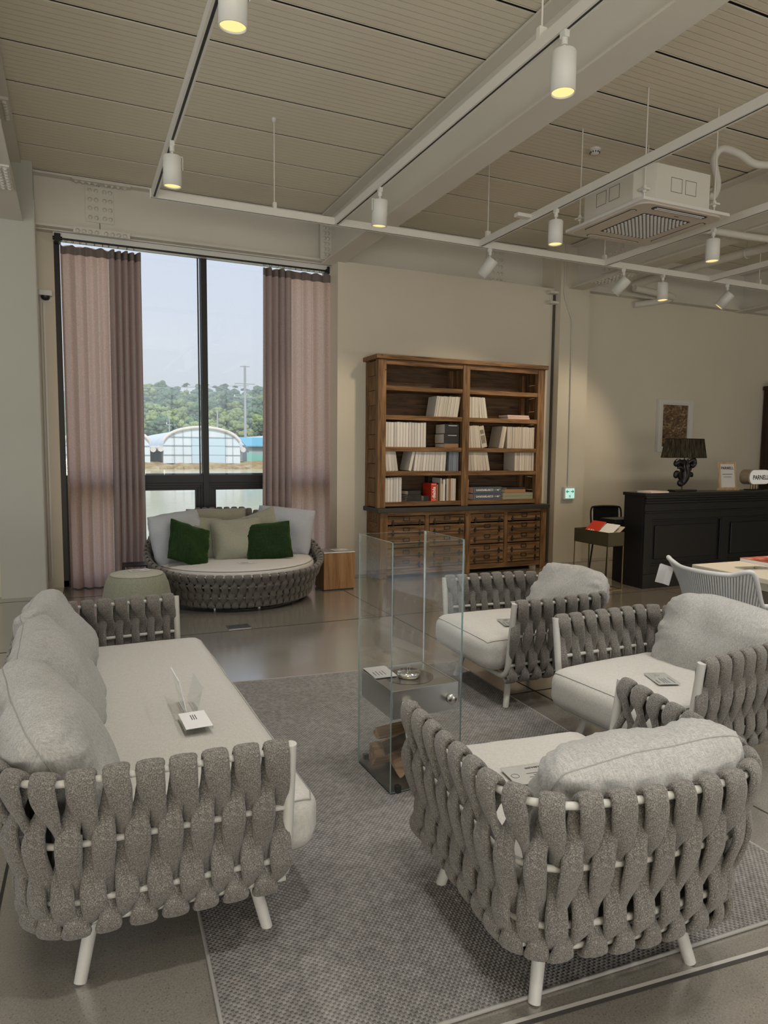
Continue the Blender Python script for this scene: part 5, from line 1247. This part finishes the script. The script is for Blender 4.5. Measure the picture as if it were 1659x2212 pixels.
# dining table and cord chair
t = thing('dining_table', 'cream topped table at the edge of the showroom', 'table', (4.62, 2.80, 0), R(-2))
obj('top', B((-.80, -.60, .715), (.95, .58, .75)), [M_stone], t, bevel=.006)
obj('apron', B((-.74, -.54, .66), (.89, .52, .715)), M_tedge, t)
for (x, y) in ((-.7, -.5), (.85, -.5), (-.7, .48), (.85, .48)): obj('leg', B((x-.03, y-.03, 0), (x+.03, y+.03, .66)), M_tedge, t, bevel=.004)
t = thing('magazine', 'thick magazine with a reddish cover on the dining table', 'magazine', (4.47, 3.24, .75), R(-4))
obj('cover', B((-.20, -.13, .022), (.20, .13, .026)), noisy('magazine_cover', [(.3, (.05, .03, .03)), (.5, (.35, .08, .05)), (.7, (.45, .35, .3))], 9), t); obj('pages', B((-.199, -.129, 0), (.199, .129, .022)), M_paper, t)
card('clear acrylic card lying flat on the dining table', (4.10, 3.12, .751), R(-12), .24, .10)
card('printed card beside the magazine on the dining table', (4.22, 2.96, .751), R(-10), .20, .12, lines=False)
t = thing('cord_armchair', 'white woven cord armchair with a high curved back', 'chair', (3.705, 2.935, -.008), R(-90))
def shellpt(u, v):
    a = -1.95+3.9*u      # angle round the back, 0 = straight back
    k = 1-max(0.0, min(1.0, (abs(a)-.86)/.26)); k = k*k*(3-2*k)
    ear = math.exp(-((abs(a)-.84)/.16)**2)
    rim = .645+.175*k+.035*ear
    rr = .265+.045*v+.03*k*v*v+.05*ear*v**3
    z = .40+(rim-.40)*v
    return (rr*math.sin(a)*1.0, -rr*math.cos(a)*(1.0+.06*v*k)+.03*max(0, abs(a)-1.5), z)
cw = MB()
for i in range(91):
    u = i/90; cw.tube([shellpt(u, j/8) for j in range(9)], .0062, 5)
cwo = obj('cord_weave', cw, M_rattan, t); cwo['kind'] = 'stuff'
obj('shell_lining', MB().grid(lambda u, v: tuple(Vector(shellpt(u, v))*.995+Vector((0, .004, .0))), 96, 10), mat('shell_cord', (.46, .46, .45), .9), t)
obj('rim', MB().tube([shellpt(i/120, 1.0) for i in range(121)], .014, 10), M_rattan, t)
obj('seat', MB().lathe([(0, .42), (.26, .42), (.30, .405), (.30, .385), (0, .38)], 32), M_rattan, t)
for (x, y) in ((-.22, .2), (.22, .2), (-.2, -.2), (.2, -.2)): obj('leg', MB().tube([(x, y, .39), (x*1.2, y*1.2, 0)], .012, 8), M_coat, t)
tg_ = thing('hang_tag', 'folded white hang tag on the corner of the cord chair', 'hang tag', (3.44, 3.24, .80), R(-50))
obj('string', MB().cyl((0, 0, -.01), (0, 0, .035), .0012, 5), M_ink, tg_)
obj('flap', MB().box((-.045, -.001, -.13), (.045, .001, -.01), Matrix.Rotation(R(12), 4, 'Y') @ Matrix.Rotation(R(14), 4, 'Z')), M_paper, tg_); obj('flap', MB().box((-.045, .002, -.13), (.045, .004, -.01), Matrix.Rotation(R(12), 4, 'Y') @ Matrix.Rotation(R(-25), 4, 'Z')), M_paper, tg_)

t = thing('tray_table', 'low black metal tray table between the curtain and the daybed', 'side table', (.56, 7.52, 0))
obj('tray', MB().prism(rrect(.26, .26, .02), .30, .312), M_blackm, t)
for (x, y) in ((-.12, -.12), (.12, -.12), (-.12, .12), (.12, .12)): obj('leg', B((x-.006, y-.006, 0), (x+.006, y+.006, .30)), M_blackm, t)
# ------------------------------------------------------------------ outside the window
GZ = -.25
struct('ground', B((-60, 8.4, GZ-.5), (90, 13.5, GZ-.02)), M_grass)
struct('water_paddy', MB().add([(-90, 13.3, GZ-.06), (150, 13.3, GZ-.06), (150, 67, GZ-.06), (-90, 67, GZ-.06)], [(0, 1, 2, 3)]), M_water)
def bankpt(u, v):
    x = -90+240*u; y = 65.5+5*v; return (x, y+.4*noise.noise(Vector((x*.4, v, 1))), GZ-.1+(.65*math.sin(min(1, v*1.5)*PI/2))+.22*noise.noise(Vector((x*.9, y*.9, 0))))
struct('bank_shore', MB().grid(bankpt, 300, 8), M_bank)
struct('field', B((-120, 69, -.6), (220, 190, .2)), M_field)
# embankment behind the greenhouses
def embpt(u, v):
    x = -90+300*u; y = 98+34*v; return (x, y, .2+3.4*(3*v*v-2*v**3)+.25*noise.noise(Vector((x*.12, y*.12, 2))))
struct('bank_field', MB().grid(embpt, 80, 10), M_field)
# wooded hill
def hillz(x, y):
    v = max(0, min(1, (y-150)/190)); r = 24+3.2*noise.noise(Vector((x*.012, 0, 5)))+1.5*noise.noise(Vector((x*.04, y*.02, 9)))
    return 3.2+r*(v**1.15)
hill = struct('hill', MB().grid(lambda u, v: (-120+420*u, 150+200*v, hillz(-120+420*u, 150+200*v)), 90, 30), M_hill)
# trees: a few crown meshes reused
def crown_mesh(name, m, seed, n=70):
    rnd = random.Random(seed); mb = MB()
    bm = bmesh.new(); bmesh.ops.create_icosphere(bm, subdivisions=1, radius=1)
    base = [v.co.copy() for v in bm.verts]; fs = [tuple(v.index for v in f.verts) for f in bm.faces]; bm.free()
    for k in range(n):
        a = rnd.uniform(0, 6.28); z = rnd.uniform(.15, 1.0); rr = rnd.uniform(.1, .72)*math.sin(min(1, (1.12-z)*1.4)*PI/2)
        c = Vector((rr*math.cos(a), rr*math.sin(a), z*1.15)); s_ = rnd.uniform(.09, .22)
        mb.add([c+Vector((v.x, v.y, v.z*.8))*s_*(1+.28*noise.noise(v*2.3+c*5)) for v in base], fs, False)
    return mb.mesh(name, m)
crowns = [crown_mesh('crown', M_leaf1, 1), crown_mesh('crown', M_leaf2, 2), crown_mesh('crown', M_leaf1, 3, 90), crown_mesh('crown', M_leaf2, 4, 90)]
trunk_me = MB().cyl((0, 0, -.5), (0, 0, .45), .05, 6).mesh('trunk', M_bark)
rnd = random.Random(99)
def tree(x, y, s_, hs_, kind, label, group):
    t = thing('tree', label, 'tree', (x, y, hillz(x, y)-.4 if y > 150 else 3.0), rnd.uniform(0, 6.28), group)
    link('crown', crowns[kind], t, (0, 0, 0), (0, 0, 0), (s_, s_, s_*hs_)); link('trunk', trunk_me, t, (0, 0, 0), (0, 0, 0), (s_, s_, s_))
for k in range(290):
    v = rnd.random(); y = 148+185*v; lo = .06*y-4; hi = .37*y+4
    x = lo+(hi-lo)*rnd.random()
    light_ = rnd.random() < (.55 if y < 215 else .12)
    s_ = rnd.uniform(3.4, 6.2)*(.85+.15*v)
    tree(x, y, s_, rnd.uniform(.75, 1.05), (1 if light_ else 0)+(2 if rnd.random() < .4 else 0), 'light green tree on the wooded hill seen through the window' if light_ else 'dark green tree on the wooded hill seen through the window', 'light trees on the hill' if light_ else 'dark trees on the hill')
# thin umbrella pines on the ridge
for k in range(26):
    y = 330; x = 30+92*(k+.5)/26+rnd.uniform(-1.5, 1.5)
    t = thing('ridge_pine', 'thin trunked pine standing against the sky on the ridge', 'tree', (x, y, hillz(x, y)-.5), rnd.uniform(0, 6), 'pines on the ridge')
    h = rnd.uniform(2.2, 4.2)
    link('crown', crowns[0], t, (0, 0, h+.9), (0, 0, 0), (1.9, 1.9, 1.0)); link('trunk', trunk_me, t, (0, 0, h*.5), (0, 0, 0), (2.2, 2.2, h*.9))
# plastic tunnel greenhouses: arched end wall facing the window
def greenhouse(label, cx, y0, w_, h, length, rolls=True):
    t = thing('tunnel_greenhouse', label, 'greenhouse', (cx, y0, GZ+.42), 0, 'tunnel greenhouses across the paddy')
    side = h*.42
    def arch(u, k=1.0):
        a = PI*u; x = -math.cos(a)*w_/2; z = side+(h-side)*math.sin(a)**.8
        return x*k, z
    n = 28
    arc = [(-w_/2, 0)]+[arch(i/n) for i in range(n+1)]+[(w_/2, 0)]
    obj('end_wall', MB().add([(x, 0, z) for x, z in arc], [tuple(range(len(arc)))]).add([(x, .03, z) for x, z in arc], [tuple(range(len(arc)-1, -1, -1))]), M_poly, t)
    vs = [(x, .03, z) for x, z in arc]+[(x, length, z) for x, z in arc]; m = len(arc)
    obj('cover', MB().add(vs, [(i, i+1, m+i+1, m+i) for i in range(m-1)], True), M_poly, t)
    obj('rolled_cover', MB().tube([(x*1.03, -.05, z+.06) for x, z in [arch(i/n) for i in range(2, n-1)]], .16, 8), M_polyw, t)
    for s_ in (-1, 1): obj('side_roll', MB().tube([(s_*(w_/2+.25), -.3, side*.95), (s_*(w_/2+.28), .5, side*.97), (s_*(w_/2+.25), length, side)], .26, 8), M_polyw, t)
    obj('door', B((-w_*.14, -.06, 0), (w_*.30, -.01, h*.70)), M_ghdoor, t)
    for x in (-w_*.36, -w_*.25, -w_*.14, w_*.08, w_*.30, w_*.40):
        zt_ = side+(h-side)*max(0, 1-(2*x/w_)**2)**.4
        obj('upright', B((x-.025, -.08, 0), (x+.025, -.03, zt_)), M_ghpipe, t)
    for z in (h*.24, h*.5, h*.74):
        hw_ = w_/2*(1 if z < side else math.sqrt(max(0, 1-((z-side)/(h-side))**2.5)))
        obj('crossbar', B((-hw_, -.08, z-.022), (hw_, -.03, z+.022)), M_ghpipe, t)
greenhouse('white plastic tunnel greenhouse in the middle of the window view', 11.27, 67.6, 7.2, 3.35, 30)
greenhouse('white plastic tunnel greenhouse half hidden by the curtain', 2.9, 67.6, 7.2, 3.2, 30)
greenhouse('white plastic tunnel greenhouse behind the far curtain', 23.5, 67.6, 7.2, 3.2, 30)
# utility poles and wires
def pole(label, x, y, z0, z1, r, arms=()):
    t = thing('utility_pole', label, 'utility pole', (x, y, z0), 0, 'utility poles')
    obj('post', MB().tube([(0, 0, 0), (0, 0, z1-z0)], [r, r*.7], 10), M_conc, t)
    for (z, w_) in arms:
        a = obj('crossarm', B((-w_, -.05, z-z0-.05), (w_, .05, z-z0+.05)), M_conc, t)
        obj('insulator', MB().cyl((-w_*.9, 0, z-z0+.05), (-w_*.9, 0, z-z0+.3), .06, 8), M_white, a)
    return t
pole('tall concrete utility pole rising above the ridge', 20.5, 90, .2, 12.3, .19, ((12.2, .6), (10.0, 1.3), (8.3, 1.5)))
pole('leaning wooden pole in front of the hill', 17.3, 92, .2, 6.6, .12); pole('pole with a transformer box behind the greenhouse', 11.6, 95, .2, 6.2, .08, ((4.7, .35),))
pole('thin pole beside the half hidden greenhouse', 6.3, 92, .2, 6.3, .06); pole('short post beside the tall utility pole', 19.2, 84, .2, 5.6, .07)
tag(obj('power_line', MB().tube([Vector((-30+51*k/20, 90, 9.8-1.1*math.sin(PI*k/20)-.35*(1-k/20)))-Vector((-30, 90, 9.4)) for k in range(21)], .03, 5), M_conc, loc=(-30, 90, 9.4)), 'sagging power line crossing the sky to the tall pole', 'power line')
# blue roofed shed
t = thing('shed', 'pale blue shed with a turquoise roof beside the greenhouse', 'shed', (19.4, 74, .1))
obj('wall', B((-2.2, 0, 0), (2.5, 3, 1.9)), M_shedw, t); obj('roof', MB().add([(-2.6, -.4, 1.75), (2.9, -.4, 1.75), (2.9, 3.3, 2.7), (-2.6, 3.3, 2.7), (-2.6, -.4, 1.85), (2.9, -.4, 1.85), (2.9, 3.3, 2.8), (-2.6, 3.3, 2.8)], [(0, 3, 2, 1), (4, 5, 6, 7), (0, 1, 5, 4), (1, 2, 6, 5), (2, 3, 7, 6), (3, 0, 4, 7)]), M_blueroof, t); obj('window', B((-.6, -.03, .8), (.4, 0, 1.4)), M_paper, t)
tag(obj('shade_net', MB().grid(lambda u, v: (2.6*u*1.2, .2*math.sin(u*4), 1.15*v*(1-.4*u)), 8, 4), mat('green_net', (.25, .55, .48), .8), loc=(16.2, 70.5, .1)), 'green net sheet stretched beside the greenhouse', 'net')
# reeds at the near edge of the water, grass clumps
gm = MB(); rg = random.Random(5)
for k in range(1500):
    x = rg.uniform(-6, 9); y = rg.uniform(9.0, 13.4); h = rg.uniform(.08, .34); a = rg.uniform(0, 6.28); w_ = .012
    dx, dy = math.cos(a)*w_, math.sin(a)*w_; lx, ly = rg.uniform(-.1, .1), rg.uniform(-.1, .1)
    gm.add([(x-dx, y-dy, GZ-.05), (x+dx, y+dy, GZ-.05), (x+lx, y+ly, GZ+h)], [(0, 1, 2)])
g_ = obj('grass', gm, M_grass); g_['kind'] = 'stuff'; tag(g_, 'dry grass blades on the near edge of the paddy', 'grass')
bs = MB(); 
for k in range(420):
    x = rg.uniform(-8, 36); y = rg.uniform(65.4, 67.2); s_ = rg.uniform(.08, .38)
    bs.lathe([(s_, 0), (s_*.8, s_*.5), (0, s_*.8)], 6, Matrix.Translation((x, y, GZ-.05)) @ Matrix.Rotation(rg.uniform(0, 6), 4, 'Z'), smooth=False)
g_ = obj('rubble', bs, M_bank); g_['kind'] = 'stuff'; tag(g_, 'dry clods and straw along the far bank', 'rubble')

# thin summer haze hanging over the far fields and the hill
hz = bpy.data.materials.new('summer_haze'); hz.use_nodes = True; hz.node_tree.nodes.clear()
ho = N(hz, 'OutputMaterial'); hv = N(hz, 'VolumeScatter'); hv.inputs['Color'].default_value = (.93, .96, 1, 1); hv.inputs['Density'].default_value = .0022; hv.inputs['Anisotropy'].default_value = .2; L(hz, hv.outputs[0], ho.inputs['Volume'])
h_ = obj('haze', B((-140, 102, -1), (300, 360, 31)), hz); h_['kind'] = 'stuff'; tag(h_, 'pale summer haze over the wooded hill', 'haze')
